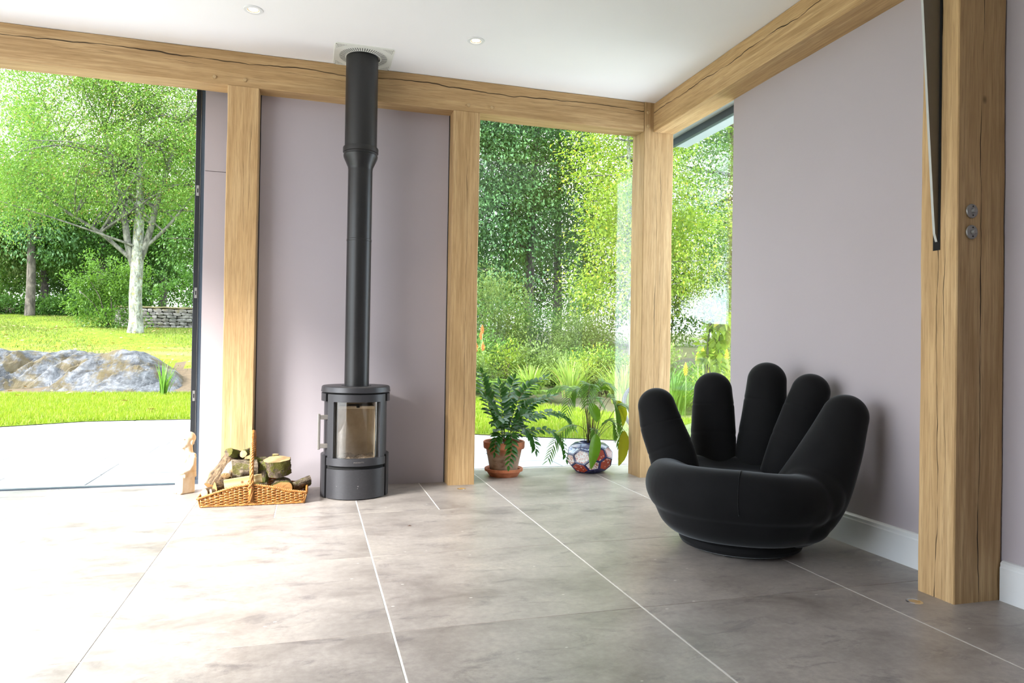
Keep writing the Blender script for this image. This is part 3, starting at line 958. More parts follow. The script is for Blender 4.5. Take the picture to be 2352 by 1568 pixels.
rope([bl((BX0 + (BX1 - BX0) * i / 60, BY1 + .002, .007)) for i in range(61)], .0035, .004, 2, 26, 'foot_border', basket)
bm = bmesh.new(); bm_box(bm, (BX0 + .33, BX1 + .33), (BY0 - 4.485, BY1 - 4.485), (.003, .010)); bm_obj('bottom', bm, M['wicker'], basket)
hp = []
for i in range(61):
    t = i / 60 * math.pi
    y = 4.486 - .146 * math.cos(t); sz = math.sin(t)
    z = .085 + .330 * (sz ** .55 if sz > 0 else 0)
    hp.append(bl((-.330 + .004 * math.cos(t), y, max(z, .05))))
hp = [bl((-.330, 4.338, .03))] + hp + [bl((-.330, 4.634, .03))]
rope(hp, .0075, .0068, 4, 13, 'handle', basket)
mb = MB()
for y in (BY0 - .010, BY1 + .010):
    for s in (-1, 1):
        mb.tube([bl((-.330 - s * .016, y - .010, .104)), bl((-.330, y - .014, .122)), bl((-.330 + s * .016, y - .008, .142)), bl((-.330 + s * .006, y + .012, .148))], .0042, 6)
tag(mb.build('handle_binding', M['wicker'], basket), kind='stuff')

def barkmat(name, a, b, moss=0.0, mosscol=(.22, .24, .02), scale=55):
    n = NM(name)
    v = n.coord()
    f = n.noise(n.map(v, (1, 1, .45)), scale, 6, .65, .6); g = n.noise(v, 14, 5, .7); h = n.noise(v, scale * 4, 4)
    c = n.ramp(f, [(.34, tuple(x * .30 for x in a)), (.47, a), (.62, b)])
    if moss:
        c = n.mix(n.ramp(g, [(.60 - moss * .3, (0, 0, 0)), (.66 - moss * .3, (.9, .9, .9))]), c, n.mix(h, tuple(x * .5 for x in mosscol), tuple(x * 1.5 for x in mosscol)))
    return n.done(n.pbsdf(c, .9, normal=n.bump(n.math('ADD', f, n.math('MULTIPLY', h, .5)), 1.0, .014)))
def endgrain(name, a, b):
    n = NM(name)
    v = n.coord()
    r = n.N('TexWave', {'Vector': v, 'Scale': 16.0, 'Distortion': 3.0, 'Detail': 3.0}, wave_type='RINGS', rings_direction='SPHERICAL').outputs['Fac']
    f = n.noise(v, 25, 4)
    c = n.mix(n.math('MULTIPLY', r, .5), a, b)
    c = n.mix(n.math('MULTIPLY', f, .45), c, tuple(x * .62 for x in b))
    return n.done(n.pbsdf(c, .8))
M['bark_brown'] = barkmat('ridged_brown_bark', (.130, .082, .043), (.27, .185, .105))
M['bark_grey'] = barkmat('grey_bark', (.165, .125, .085), (.34, .28, .20), .30, (.12, .11, .02))
M['bark_moss'] = barkmat('mossy_bark', (.105, .075, .048), (.22, .165, .11), .42, (.125, .12, .012))
M['bark_dark'] = barkmat('dark_bark', (.09, .07, .045), (.20, .15, .10), .45, (.13, .15, .02))
M['bark_birch'] = barkmat('white_birch_bark', (.36, .33, .30), (.56, .54, .51), scale=14)
M['end_pale'] = endgrain('pale_end_grain', (.50, .35, .18), (.40, .24, .10))
M['end_orange'] = endgrain('orange_end_grain', (.46, .24, .075), (.34, .14, .035))
M['split_yellow'] = endgrain('split_yellow_wood', (.42, .25, .065), (.33, .17, .035))

def log(name, label, p0, p1, r, bark, endm, seed, squash=1.0, split=None, taper=1.0, grp='logs piled in the basket', tilt0=0.0, knot=None):
    """irregular log between two points with its own cut faces; split = roll angle of a flat cleft side"""
    p0, p1 = Vector(p0), Vector(p1)
    c = (p0 + p1) / 2; ax = (p1 - p0); L = ax.length
    rr = random.Random(seed); ph = [rr.uniform(0, 6.3) for _ in range(8)]
    n, m = 22, 14
    V, F = [], []
    def rad(a, t):
        k = 1 + .07 * math.sin(2 * a + ph[0]) + .05 * math.sin(3 * a + ph[1] + t * 2) + .03 * math.sin(7 * a + ph[2] + t * 5) + .025 * math.sin(11 * a + 9 * t + ph[3])
        k *= 1 + (taper - 1) * t
        if knot:
            da = math.atan2(math.sin(a - knot[0]), math.cos(a - knot[0]))
            k += .30 * math.exp(-(da / .33) ** 2 - ((t - knot[1]) / .13) ** 2)
        return r * k + rr.uniform(-.035, .035) * r
    ringpts = []
    for i in range(m + 1):
        t = i / m; ring_ = []
        for k in range(n):
            a = 2 * math.pi * k / n
            q = rad(a, t)
            x, y = q * math.cos(a), q * math.sin(a) * squash
            if split is not None and y < -r * .12: y = -r * .12 + rr.uniform(-.012, .012) * r
            ring_.append((x, y, (t - .5) * L + tilt0 * x * (1 if t > .5 else -1) * (abs(t - .5) * 2) ** 3))
        ringpts.append(ring_)
    for ring_ in ringpts: V += ring_
    for i in range(m):
        for k in range(n):
            k2 = (k + 1) % n; F.append((i * n + k, i * n + k2, (i + 1) * n + k2, (i + 1) * n + k))
    me = py_mesh(name, V, F, True)
    o = link(name, me, bark)
    for ring_, s in ((ringpts[0], -1), (ringpts[-1], 1)):
        cz = sum(p[2] for p in ring_) / n; cx = sum(p[0] for p in ring_) / n; cy = sum(p[1] for p in ring_) / n
        Vc = [(p[0], p[1], p[2]) for p in ring_] + [(cx + (p[0] - cx) * .5, cy + (p[1] - cy) * .5, p[2] * .5 + cz * .5 + s * .0015 + rr.uniform(-.0008, .0008)) for p in ring_] + [(cx, cy, cz + s * .002)]
        Fc = [(k, (k + 1) % n, n + (k + 1) % n, n + k) for k in range(n)] + [(n + k, n + (k + 1) % n, 2 * n) for k in range(n)]
        if s < 0: Fc = [f[::-1] for f in Fc]
        link('cut_face', py_mesh('cut_face', Vc, Fc), endm, o)
    if split is not None:
        ks = [k for k in range(n) if ringpts[0][k][1] < -r * .09 and ringpts[m // 2][k][1] < -r * .09]
        if len(ks) > 1:
            Vs = [(ringpts[i][k][0], ringpts[i][k][1] - .0012, ringpts[i][k][2]) for i in range(m + 1) for k in ks]
            w = len(ks)
            Fs = [(i * w + j, i * w + j + 1, (i + 1) * w + j + 1, (i + 1) * w + j) for i in range(m) for j in range(w - 1)]
            link('split_face', py_mesh('split_face', Vs, Fs), endm, o)
    q = ax.to_track_quat('Z', 'Y')
    if split is not None: q = q @ Matrix.Rotation(split, 3, 'Z').to_quaternion()
    o.rotation_euler = q.to_euler(); o.location = c
    return tag(o, label, 'log', grp)
log('firewood_log', 'ridged brown bark log leaning at the low end of the basket', (-.552, 4.428, .100), (-.452, 4.545, .262), .043, M['bark_brown'], M['end_orange'], 1, knot=(1.0, .3))
log('firewood_log', 'slim white birch log leaning across the brown logs', (-.474, 4.400, .172), (-.428, 4.575, .272), .025, M['bark_birch'], M['end_pale'], 2, .85, tilt0=.25)
log('firewood_log', 'thick grey knotty log lying in the middle of the basket', (-.452, 4.472, .192), (-.310, 4.500, .192), .060, M['bark_grey'], M['end_pale'], 3, knot=(3.7, .35))
log('firewood_log', 'short dark log with a moss-covered end on top of the pile', (-.468, 4.470, .300), (-.402, 4.560, .262), .027, M['bark_dark'], M['bark_moss'], 4)
log('firewood_log', 'small round branch on top with a pale sawn end', (-.384, 4.458, .288), (-.362, 4.610, .282), .021, M['bark_dark'], M['end_pale'], 5)
log('firewood_log', 'broad mossy log standing with its sawn face up', (-.186, 4.505, .150), (-.194, 4.492, .246), .080, M['bark_moss'], M['end_pale'], 6, .75, taper=1.08)
log('firewood_log', 'round log with an orange sawn face at the basket front', (-.158, 4.392, .084), (-.165, 4.56, .084), .058, M['bark_moss'], M['end_orange'], 7, .72)
log('firewood_log', 'split pale log poking over the high end of the basket', (-.112, 4.50, .080), (-.010, 4.545, .112), .050, M['bark_grey'], M['split_yellow'], 8, split=2.7)
log('firewood_log', 'small pale-ended log at the low tip of the basket', (-.585, 4.372, .080), (-.52, 4.46, .083), .025, M['bark_brown'], M['end_pale'], 9)
log('firewood_log', 'thin pale stick beside the low tip of the basket', (-.552, 4.366, .084), (-.48, 4.43, .080), .017, M['bark_brown'], M['end_pale'], 10)
log('firewood_log', 'split orange log with a rough cleft face at the low end', (-.540, 4.392, .108), (-.462, 4.46, .125), .040, M['bark_brown'], M['end_orange'], 11, .9, split=2.2)
log('firewood_log', 'yellow split log behind the handle', (-.280, 4.47, .105), (-.272, 4.52, .225), .036, M['bark_dark'], M['split_yellow'], 12, split=.2)
log('firewood_log', 'dark round log tucked behind the handle', (-.330, 4.535, .232), (-.262, 4.560, .228), .026, M['bark_dark'], M['end_orange'], 13)
log('firewood_log', 'little mossy stump peeping behind the broad mossy log', (-.212, 4.590, .14), (-.206, 4.588, .262), .021, M['bark_moss'], M['end_pale'], 14)
log('firewood_log', 'dark bark log under the pine offcut', (-.44, 4.44, .070), (-.25, 4.47, .070), .052, M['bark_dark'], M['end_pale'], 15)
def pine():
    n = NM('pine_offcut_wood')
    v = n.coord()
    f = n.noise(n.map(v, (1.2, 14, 22)), 1.6, 5, .5, .4)
    c = n.ramp(f, [(.35, (.42, .28, .10)), (.5, (.52, .39, .17)), (.65, (.60, .49, .26))])
    kd = n.N('VectorMath', {0: n.map(v, (1, .2, 1), loc=(.005, 0, .004))}, operation='LENGTH').outputs['Value']
    c = n.mix(n.ramp(kd, [(.006, (1, 1, 1)), (.011, (0, 0, 0))]), c, (.20, .09, .03))
    return n.done(n.pbsdf(c, .6))
bm = bmesh.new(); bm_box(bm, (-.105, .105), (-.013, .013), (-.023, .023), .0015)
pine_o = bm_obj('pine_offcut', bm, pine(), None, (-.374, 4.374, .142)); pine_o.rotation_euler = (0, math.radians(-7.5), math.radians(2))
tag(pine_o, 'sawn pine offcut with a knot across the basket front', 'wood offcut')

# ------------------------------------------------------------------ terracotta pot with holly fern
def terracotta(name, weather):
    n = NM(name)
    v = n.coord()
    f = n.noise(v, 9, 6, .65); g = n.noise(n.map(v, (1, 1, 1.6)), 4.5, 5, .6)
    c = n.ramp(f, [(.3, (.30, .085, .035)), (.55, (.45, .15, .065)), (.75, (.50, .21, .11))])
    if weather:
        z = n.sep(v)[2]
        low = n.math('MULTIPLY', n.math('SUBTRACT', .205, z), 14.0, True)
        st = n.ramp(n.math('ADD', g, n.math('MULTIPLY', f, .3)), [(.50, (0, 0, 0)), (.64, (1, 1, 1))])
        c = n.mix(n.math('MULTIPLY', low, .85), c, n.mix(st, (.105, .062, .034), (.34, .265, .19)))
    return n.done(n.pbsdf(c, .85, normal=n.bump(f, .2, .004)))
M['terra'] = terracotta('terracotta', False); M['terra_old'] = terracotta('weathered_terracotta', True)
M['soil'] = plain('potting_soil', (.035, .022, .014), .95, mott=.6, scale=80, bump=.8)
FX, FY = 1.388, 4.99
sau = lathe_obj('plant_saucer', [(.0001, .004), (.095, .0), (.105, .0), (.128, .036), (.142, .040), (.143, .058), (.137, .061), (.122, .050), (.112, .013), (.0001, .012)], M['terra'], None, (FX, FY, 0), n=48, cap=False)
tag(sau, 'round terracotta saucer under the fern pot', 'saucer')
fern = tag(empty('potted_fern', (FX, FY, .0125)), 'holly fern with glossy dark leaflets in a weathered terracotta pot', 'potted plant')
lathe_obj('pot', [(.0001, .0), (.092, .0), (.097, .004), (.132, .180), (.134, .190), (.150, .193), (.153, .200), (.155, .240), (.150, .246), (.143, .244), (.138, .205), (.0001, .200)], M['terra_old'], fern, n=48, cap=False)
lathe_obj('soil', [(.0001, .226), (.08, .225), (.1395, .219)], M['soil'], fern, n=32, cap=False)
M['fern_leaf'] = leafmat('holly_fern_leaf', (.016, .075, .010), (.050, .160, .020), .28, .36, (.20, .09, .02))
M['fern_stem'] = plain('fern_stem', (.10, .085, .03), .6, mott=.3)
# one leaflet: pointed, one-shouldered, slightly folded along the midrib; base at origin, tip along +Y
lv = [(0, 0, 0), (-.16, .22, .035), (-.22, .48, .03), (-.13, .76, .01), (0, 1.0, -.08), (.15, .72, .01), (.25, .42, .03), (.27, .20, .02), (.10, .04, .02), (0, .35, -.01), (0, .70, -.03)]
lf = [(0, 9, 2, 1), (9, 10, 3, 2), (10, 4, 3), (10, 5, 4), (9, 6, 5, 10), (0, 8, 7, 6, 9)]
leaflet_me = py_mesh('leaflet', lv, lf, True); leaflet_me.materials.append(M['fern_leaf'])
def place_leaf(me, name, base, d, nrm, size, parent, width=1.0):
    d = Vector(d).normalized(); nrm = Vector(nrm); nrm = (nrm - d * nrm.dot(d))
    nrm = nrm.normalized() if nrm.length > 1e-4 else d.orthogonal().normalized()
    x = d.cross(nrm)
    m = Matrix((x * size * width, d * size, nrm * size)).transposed().to_4x4()
    m.translation = base
    o = link(name, me, None, parent)
    o.matrix_local = m
    return o
def frond_path(ctl, n): return [Vector(p) for p in catmull(ctl, n)]
def s_f(px, py, y): return ((px - 1157) / 305.0, y, .2475 + (1010 - py) / 305.0)       # local metres from sketch points
fern_fronds = [
 ([(1150, 1008, 0), (1128, 960, -.03), (1112, 910, -.02), (1104, 858, .02)], 15, .075),
 ([(1152, 1008, 0), (1142, 965, -.06), (1120, 930, -.10), (1098, 905, -.12)], 12, .070),
 ([(1158, 1008, 0), (1152, 960, -.02), (1148, 920, 0), (1146, 884, .03)], 11, .080),
 ([(1162, 1008, 0), (1180, 950, .02), (1205, 900, .04), (1258, 866, .05)], 15, .075),
 ([(1163, 1008, 0), (1188, 960, -.03), (1215, 925, -.05), (1266, 908, -.06)], 14, .072),
 ([(1165, 1008, 0), (1205, 965, .0), (1260, 948, .03), (1310, 958, .05), (1334, 988, .05)], 16, .066),
 ([(1165, 1008, -.02), (1205, 990, -.06), (1255, 985, -.08), (1285, 1010, -.10), (1297, 1052, -.10)], 14, .058),
 ([(1160, 1008, 0), (1178, 970, -.08), (1190, 948, -.12), (1222, 950, -.16)], 10, .072),
 ([(1152, 1008, -.05), (1138, 992, -.11), (1126, 1000, -.15), (1122, 1028, -.165)], 8, .058),
 ([(1158, 1008, -.06), (1162, 990, -.13), (1160, 1020, -.175), (1154, 1058, -.180)], 9, .060),
 ([(1168, 1008, .0), (1195, 980, -.05), (1215, 1000, -.10), (1222, 1030, -.11)], 9, .060),
 ([(1155, 1008, .05), (1168, 950, .10), (1180, 905, .14), (1192, 872, .16)], 12, .072),
 ([(1156, 1008, -.02), (1150, 975, -.08), (1138, 955, -.14), (1120, 965, -.18)], 9, .066),
]
fr_ = random.Random(5)
for ctl, nl, ls in fern_fronds:
    P = frond_path([s_f(*c) for c in ctl], nl * 2 + 6)
    V, F = tube_arrays(P, [.0028 - .0018 * i / len(P) for i in range(len(P))], 5)
    fo = link('frond', py_mesh('frond', V, F, True), M['fern_stem'], fern)
    n_ = len(P)
    for i in range(4, n_):
        t = (P[min(i + 1, n_ - 1)] - P[i - 1]).normalized()
        up_ = Vector((0, -.45, 1)); sd_ = t.cross(up_)
        sd_ = sd_.normalized() if sd_.length > .01 else Vector((1, 0, 0))
        k = i / n_
        s = 1 if i % 2 else -1
        dd = sd_ * s + t * (.45 + .5 * k) + Vector((fr_.uniform(-.12, .12), fr_.uniform(-.25, .1), fr_.uniform(-.30, .05)))
        if i == n_ - 1: dd = t
        place_leaf(leaflet_me, 'leaflet', P[i], dd, up_ + Vector((fr_.uniform(-.3, .3), fr_.uniform(-.3, .1), 0)), ls * (.75 + .5 * math.sin(math.pi * min(1, k * .95 + .05))) * fr_.uniform(.85, 1.1), fo, fr_.uniform(.9, 1.15))
# bare cut stalks in the middle of the pot
mb = MB()
for k in range(14):
    x, y = fr_.uniform(-.03, .07), fr_.uniform(-.05, .05)
    mb.tube([(x, y, .20), (x + fr_.uniform(-.02, .02), y, .25 + fr_.uniform(.02, .07))], [.0022, .0014], 5)
M['dead_stem'] = plain('dead_brown_stem', (.12, .045, .02), .8, mott=.3)
tag(mb.build('stalks', M['dead_stem'], fern), kind='stuff')

# ------------------------------------------------------------------ faceted patterned vase with palm
def imari(name, base, ink, ink2, sc):
    n = NM(name)
    v = n.coord()
    a = n.N('TexVoronoi', {'Vector': v, 'Scale': sc, 'Randomness': .9}, feature='SMOOTH_F1').outputs['Distance']
    b = n.noise(v, sc * 1.6, 3, .5, 2.0)
    c = n.mix(n.ramp(b, [(.50, (0, 0, 0)), (.54, (1, 1, 1))]), base, ink)
    c = n.mix(n.ramp(a, [(.20, (1, 1, 1)), (.26, (0, 0, 0))]), c, ink2)
    return n.done(n.pbsdf(c, .18))
M['im_navy'] = plain('cobalt_glaze', (.018, .018, .085), .18, mott=.3, scale=40)
M['im_red'] = imari('red_glaze_panel', (.34, .045, .020), (.34, .045, .020), (.62, .42, .33), 52)
M['im_white'] = imari('white_glaze_panel', (.66, .64, .60), (.42, .10, .045), (.66, .64, .60), 45)
M['im_rose'] = imari('rose_glaze_panel', (.40, .17, .11), (.60, .55, .50), (.34, .07, .03), 40)
M['im_blue'] = imari('pale_blue_glaze_panel', (.55, .60, .68), (.10, .16, .40), (.62, .66, .70), 30)
VX, VY = 2.088, 5.02
vase = tag(empty('patterned_vase_with_palm', (VX, VY, 0), math.radians(12)), 'small palm in a faceted red white and blue porcelain vase', 'potted plant')
ib = bmesh.new(); bmesh.ops.create_icosphere(ib, subdivisions=1, radius=1.0)
ib.transform(Matrix.Rotation(math.radians(20.9), 4, 'Y'))
polys = []
for f in ib.faces:
    vs = [v.co for v in f.verts]; pts = []
    for i in range(3):
        a, b = vs[i], vs[(i + 1) % 3]; pts += [a.lerp(b, 1 / 3), a.lerp(b, 2 / 3)]
    polys.append(pts)
for v in ib.verts:
    nb = [e.other_vert(v).co for e in v.link_edges]
    ax = v.co.normalized(); e1 = ax.orthogonal().normalized(); e2 = ax.cross(e1)
    nb.sort(key=lambda c: math.atan2((c - v.co).dot(e2), (c - v.co).dot(e1)))
    polys.append([v.co.lerp(c, 1 / 3) for c in nb])
ib.free()
RV = .172 / .80
def vs_(p): return Vector((p.x * RV, p.y * RV, .118 + p.z * RV * .78))
ztop, zbot = .222, .0
body = MB(); kinds = ['im_red', 'im_white', 'im_rose', 'im_white', 'im_red', 'im_blue']
for k, pts in enumerate(polys):
    q = [vs_(p) for p in pts]
    cz = sum((p.z for p in q)) / len(q)
    if cz > .232 or cz < -.005: continue
    q = [Vector((p.x, p.y, min(max(p.z, .002), ztop))) for p in q]
    cc = sum(q, Vector()) / len(q)
    body.add(q, [tuple(range(len(q)))])
    nn = (q[1] - q[0]).cross(q[2] - q[1]);
    if nn.length < 1e-8: continue
    nn.normalize()
    if nn.dot(cc - Vector((0, 0, .118))) < 0: nn = -nn
    if cc.z < .02: continue
    ins = [cc + (p - cc) * .80 + nn * .0018 for p in q]; bas = [cc + (p - cc) * .84 - nn * .001 for p in q]
    L_ = len(q)
    V = ins + bas; F = [tuple(range(L_))] + [(i, (i + 1) % L_, L_ + (i + 1) % L_, L_ + i) for i in range(L_)]
    mt = 'im_blue' if cc.z > .172 else kinds[(k * 7 + k // 3) % 5]
    link('panel', py_mesh('panel', V, F), M[mt], vase)
body.build('body', M['im_navy'], vase, sm=False)
lathe_obj('rim', [(.150, .198), (.118, .222), (.090, .226), (.084, .232), (.076, .230), (.076, .205)], M['im_navy'], vase, n=40, cap=False)
lathe_obj('foot', [(.0001, .0), (.088, .0), (.105, .010), (.130, .030)], M['im_navy'], vase, n=40, cap=False)
lathe_obj('soil', [(.0001, .212), (.079, .210)], M['soil'], vase, n=30, cap=False)
M['palm_leaf'] = leafmat('palm_leaf', (.055, .16, .018), (.13, .26, .030), .40, .4)
M['lily_leaf'] = leafmat('broad_green_leaf', (.060, .17, .012), (.13, .25, .015), .42, .35)
M['yellow_leaf'] = leafmat('yellowing_leaf', (.24, .28, .015), (.36, .34, .02), .42, .4)
M['palm_stem'] = plain('palm_stem', (.10, .075, .025), .6, mott=.4)
def s_v(px, py, y):
    a = math.radians(-12)
    x = (px - 1356) / 296.0
    return (x * math.cos(a) - y * math.sin(a), x * math.sin(a) + y * math.cos(a), .222 + (1018 - py) / 296.0)
palm_fronds = [
 ([(1352, 1025, 0), (1342, 940, -.02), (1325, 895, -.04), (1300, 905, -.07), (1285, 955, -.09)], .10, 26),
 ([(1354, 1025, 0), (1348, 930, .0), (1345, 888, -.06), (1338, 885, -.12), (1328, 930, -.16)], .11, 26),
 ([(1356, 1025, 0), (1345, 930, .05), (1310, 892, .08), (1262, 898, .10)], .09, 24),
 ([(1360, 1025, 0), (1380, 940, .0), (1402, 912, -.03), (1422, 950, -.06), (1430, 1010, -.08)], .11, 28),
 ([(1362, 1025, 0), (1395, 970, -.02), (1425, 930, -.05), (1450, 955, -.10), (1458, 1040, -.12)], .085, 28),
 ([(1360, 1025, .02), (1375, 920, .06), (1395, 880, .08), (1425, 890, .10)], .09, 24),
 ([(1355, 1025, 0), (1335, 985, -.05), (1300, 975, -.09), (1262, 1002, -.12), (1240, 1050, -.13)], .075, 24),
 ([(1357, 1025, 0), (1352, 990, -.08), (1350, 985, -.13), (1352, 1030, -.17)], .06, 16),
 ([(1358, 1025, 0), (1372, 985, -.05), (1398, 965, -.10), (1412, 1020, -.14)], .08, 22),
 ([(1358, 1025, .03), (1365, 950, .10), (1385, 915, .14), (1410, 935, .18)], .09, 22),
]
pr = random.Random(11)
for ctl, ll, nl in palm_fronds:
    P = frond_path([s_v(*c) for c in ctl], 60)
    V, F = tube_arrays(P, [.0030 - .0022 * i / 60 for i in range(60)], 5)
    fo = link('frond', py_mesh('frond', V, F, True), M['palm_stem'], vase)
    mb = MB()
    nl = int(nl * 1.35)
    for i in range(nl):
        u = .42 + .58 * i / (nl - 1); k = min(59, int(u * 59))
        t = (P[min(k + 1, 59)] - P[k - 1]).normalized()
        sdv = t.cross(Vector((0, -.4, 1))); sdv = sdv.normalized() if sdv.length > .01 else Vector((1, 0, 0))
        s = 1 if i % 2 else -1
        L = ll * 1.2 * (1.0 - .5 * abs(u - .65) / .35) * pr.uniform(.85, 1.1)
        d = (sdv * s * .8 + t * .8).normalized(); w = .0068
        b0 = P[k]; pts = []
        for q in range(5):
            f = q / 4
            pts.append(b0 + d * (L * f) + Vector((0, 0, -.35 * L * f * f)))
        wd = d.cross(Vector((0, -.5, 1))).normalized()
        Vv = []
        for q, p in enumerate(pts):
            ww = w * (.5, 1, .9, .6, .02)[q]
            Vv += [p - wd * ww, p + wd * ww]
        mb.add(Vv, [(2 * q, 2 * q + 1, 2 * q + 3, 2 * q + 2) for q in range(4)])
    tag(mb.build('leaflets', M['palm_leaf'], fo, sm=True), kind='stuff')
def broad_leaf(ctl, width, mat, name='leaf'):
    P = frond_path([s_v(*c[:3]) for c in ctl], 26)
    wv = Vector(s_v(1456, 1018, 0)) - Vector(s_v(1356, 1018, 0)); wv.normalize()
    V, F = [], []
    for i, p in enumerate(P):
        f = i / 25; w = width * (math.sin(math.pi * min(1, f ** .8)) ** .8 + .01) * .5
        t = (P[min(i + 1, 25)] - P[max(0, i - 1)]).normalized()
        sd = (wv - t * wv.dot(t)).normalized(); nn = t.cross(sd)
        for j, (a, dz) in enumerate(((-1, .25), (-.5, .08), (0, -.04), (.5, .08), (1, .25))):
            V.append(p + sd * (a * w) + nn * (dz * w + .0015 * math.sin(i * 1.7) * a))
    for i in range(25):
        for j in range(4): F.append((i * 5 + j, i * 5 + j + 1, (i + 1) * 5 + j + 1, (i + 1) * 5 + j))
    return link(name, py_mesh(name, V, F, True), mat, vase)
def petiole(ctl):
    P = frond_path([s_v(*c) for c in ctl], 20); V, F = tube_arrays(P, .002, 5)
    link('leaf_stalk', py_mesh('leaf_stalk', V, F, True), M['palm_stem'], vase)
broad_leaf([(1347, 990, -.19), (1343, 1012, -.205), (1338, 1040, -.21), (1334, 1068, -.205)], .090, M['lily_leaf']); petiole([(1355, 1025, 0), (1352, 985, -.10), (1349, 978, -.15), (1347, 990, -.19)])
broad_leaf([(1418, 985, -.17), (1415, 1010, -.18), (1410, 1040, -.19), (1404, 1064, -.18)], .085, M['yellow_leaf']); petiole([(1358, 1025, 0), (1385, 985, -.08), (1405, 970, -.13), (1418, 985, -.17)])
broad_leaf([(1344, 925, -.08), (1352, 940, -.09), (1358, 955, -.10), (1360, 968, -.10)], .085, M['lily_leaf']); petiole([(1357, 1025, 0), (1350, 960, -.02), (1340, 930, -.06), (1344, 925, -.08)])
broad_leaf([(1416, 922, .0), (1428, 935, -.02), (1434, 955, -.03), (1432, 982, -.04)], .075, M['yellow_leaf']); petiole([(1360, 1025, 0), (1385, 960, .02), (1405, 920, .02), (1416, 922, .0)])
broad_leaf([(1362, 915, .04), (1372, 898, .04), (1388, 890, .04), (1412, 898, .05)], .06, M['lily_leaf']); petiole([(1358, 1025, 0), (1360, 960, .03), (1362, 915, .04)])
mb = MB()
for k in range(16):
    x, y = pr.uniform(-.03, .04), pr.uniform(-.03, .03)
    h = pr.uniform(.25, .45) if k else .62
    mb.tube([(x, y, .20), (x * 1.6 + pr.uniform(-.03, .03), y, .22 + h * .6), (x * 2.2 + pr.uniform(-.05, .05), y, .22 + h)], [.0026, .002, .0012], 5)
tag(mb.build('stems', M['palm_stem'], vase), kind='stuff')
# a scrap of dry leaf on the floor
dl = link('dry_leaf', py_mesh('dry_leaf', [(-.012, 0, .001), (-.002, -.005, .004), (.012, .001, .001), (.001, .006, .005), (0, 0, .0035)], [(0, 1, 4), (1, 2, 4), (2, 3, 4), (3, 0, 4)]), M['dead_stem'], None, (.513, 3.68, 0))
tag(dl, 'tiny dry brown leaf scrap on the stone floor in front of the stove', 'leaf')

# ------------------------------------------------------------------ garden: ground, patio, rock
def sstep(a, b, x):
    t = min(1, max(0, (x - a) / (b - a))); return t * t * (3 - 2 * t)
def interp(x, pts):
    if x <= pts[0][0]: return pts[0][1]
    for (a, ha), (b, hb) in zip(pts, pts[1:]):
        if x <= b: return ha + (hb - ha) * (x - a) / (b - a)
    return pts[-1][1]
EDGE = [(-14, 7.2), (-6, 7.6), (-3.29, 8.93), (-2.58, 9.40), (-1.46, 9.52), (0.2, 8.9), (1.74, 7.48), (3.25, 6.69), (4.6, 6.2), (8, 5.9), (14, 5.8)]
def edge(x): return interp(x, EDGE)
def gz(x, y):
    hl = interp(y, [(0, 0), (14.6, 0), (15.4, .15), (16.4, .54), (17.5, .72), (21.5, 1.20), (27, 1.47), (36, 2.2), (46, 3.0), (60, 3.4)])
    hr = interp(y, [(0, 0), (9.5, 0), (14, .35), (22, 1.0), (60, 2.6)])
    t = sstep(-.8, 2.2, x)
    return hl * (1 - t) + hr * t
def lawn_mat():
    n = NM('lawn_grass')
    p = n.pos()
    f = n.noise(p, .7, 4); g = n.noise(n.map(p, (1, .35, 1)), 9, 6, .7); y = n.sep(p)[1]
    c = n.ramp(g, [(.3, (.065, .115, .008)), (.55, (.125, .185, .013)), (.75, (.185, .235, .025))])
    dry = n.ramp(n.math('ADD', n.noise(n.map(p, (.5, 1.3, 1)), 1.1, 5, .65), n.math('MULTIPLY', n.math('SUBTRACT', 1.0, n.math('ABSOLUTE', n.math('MULTIPLY', n.math('SUBTRACT', y, 17.3), .4)), True), .30)), [(.62, (0, 0, 0)), (.86, (1, 1, 1))])
    c = n.mix(n.math('MULTIPLY', dry, .75), c, (.16, .135, .062))
    return n.done(n.pbsdf(c, .9, normal=n.bump(g, .5, .02), spec=.1))
M['lawn'] = lawn_mat()
M['litter'] = plain('leaf_litter_bank', (.075, .052, .027), .95, mott=.6, scale=14, bump=.6)
M['bed_soil'] = plain('garden_bed_soil', (.055, .050, .022), .95, mott=.5, scale=9, bump=.5)
gxs = np.unique(np.concatenate([np.linspace(-34, -9, 18), np.linspace(-9, 9, 91), np.linspace(9, 34, 18)]))
gts = np.concatenate([np.linspace(0, .32, 44)[:-1], np.linspace(.32, 1, 30)])
V = []; F = []
for x in gxs:
    e = edge(x)
    for t in gts:
        y = e + (62 - e) * t
        z = gz(x, y) - .006
        if 14.2 < y < 40: z += .03 * math.sin(x * 1.3 + y * .7) * sstep(15, 18, y)
        V.append((x, y, z))
nt_ = len(gts)
for i in range(len(gxs) - 1):
    for j in range(nt_ - 1):
        F.append((i * nt_ + j, (i + 1) * nt_ + j, (i + 1) * nt_ + j + 1, i * nt_ + j + 1))
lawn = structure(link('ground', py_mesh('ground', V, F, True), M['lawn']))
for m_ in ('litter', 'bed_soil'): lawn.data.materials.append(M[m_])
def bed_front(x): return interp(x, [(0, 12.5), (2.2, 11.6), (3.4, 10.6), (4.4, 9.5), (5.2, 8.4), (6.5, 7.6), (14, 7.2)])
for p in lawn.data.polygons:
    x, y, z = p.center
    if x > 1.2 and y > bed_front(x): p.material_index = 2
    elif x < 1.2 and (y > 34.5 or (x > -2.9 and 14.0 < y < 16.2) or (14.0 < y < 15.6)): p.material_index = 1

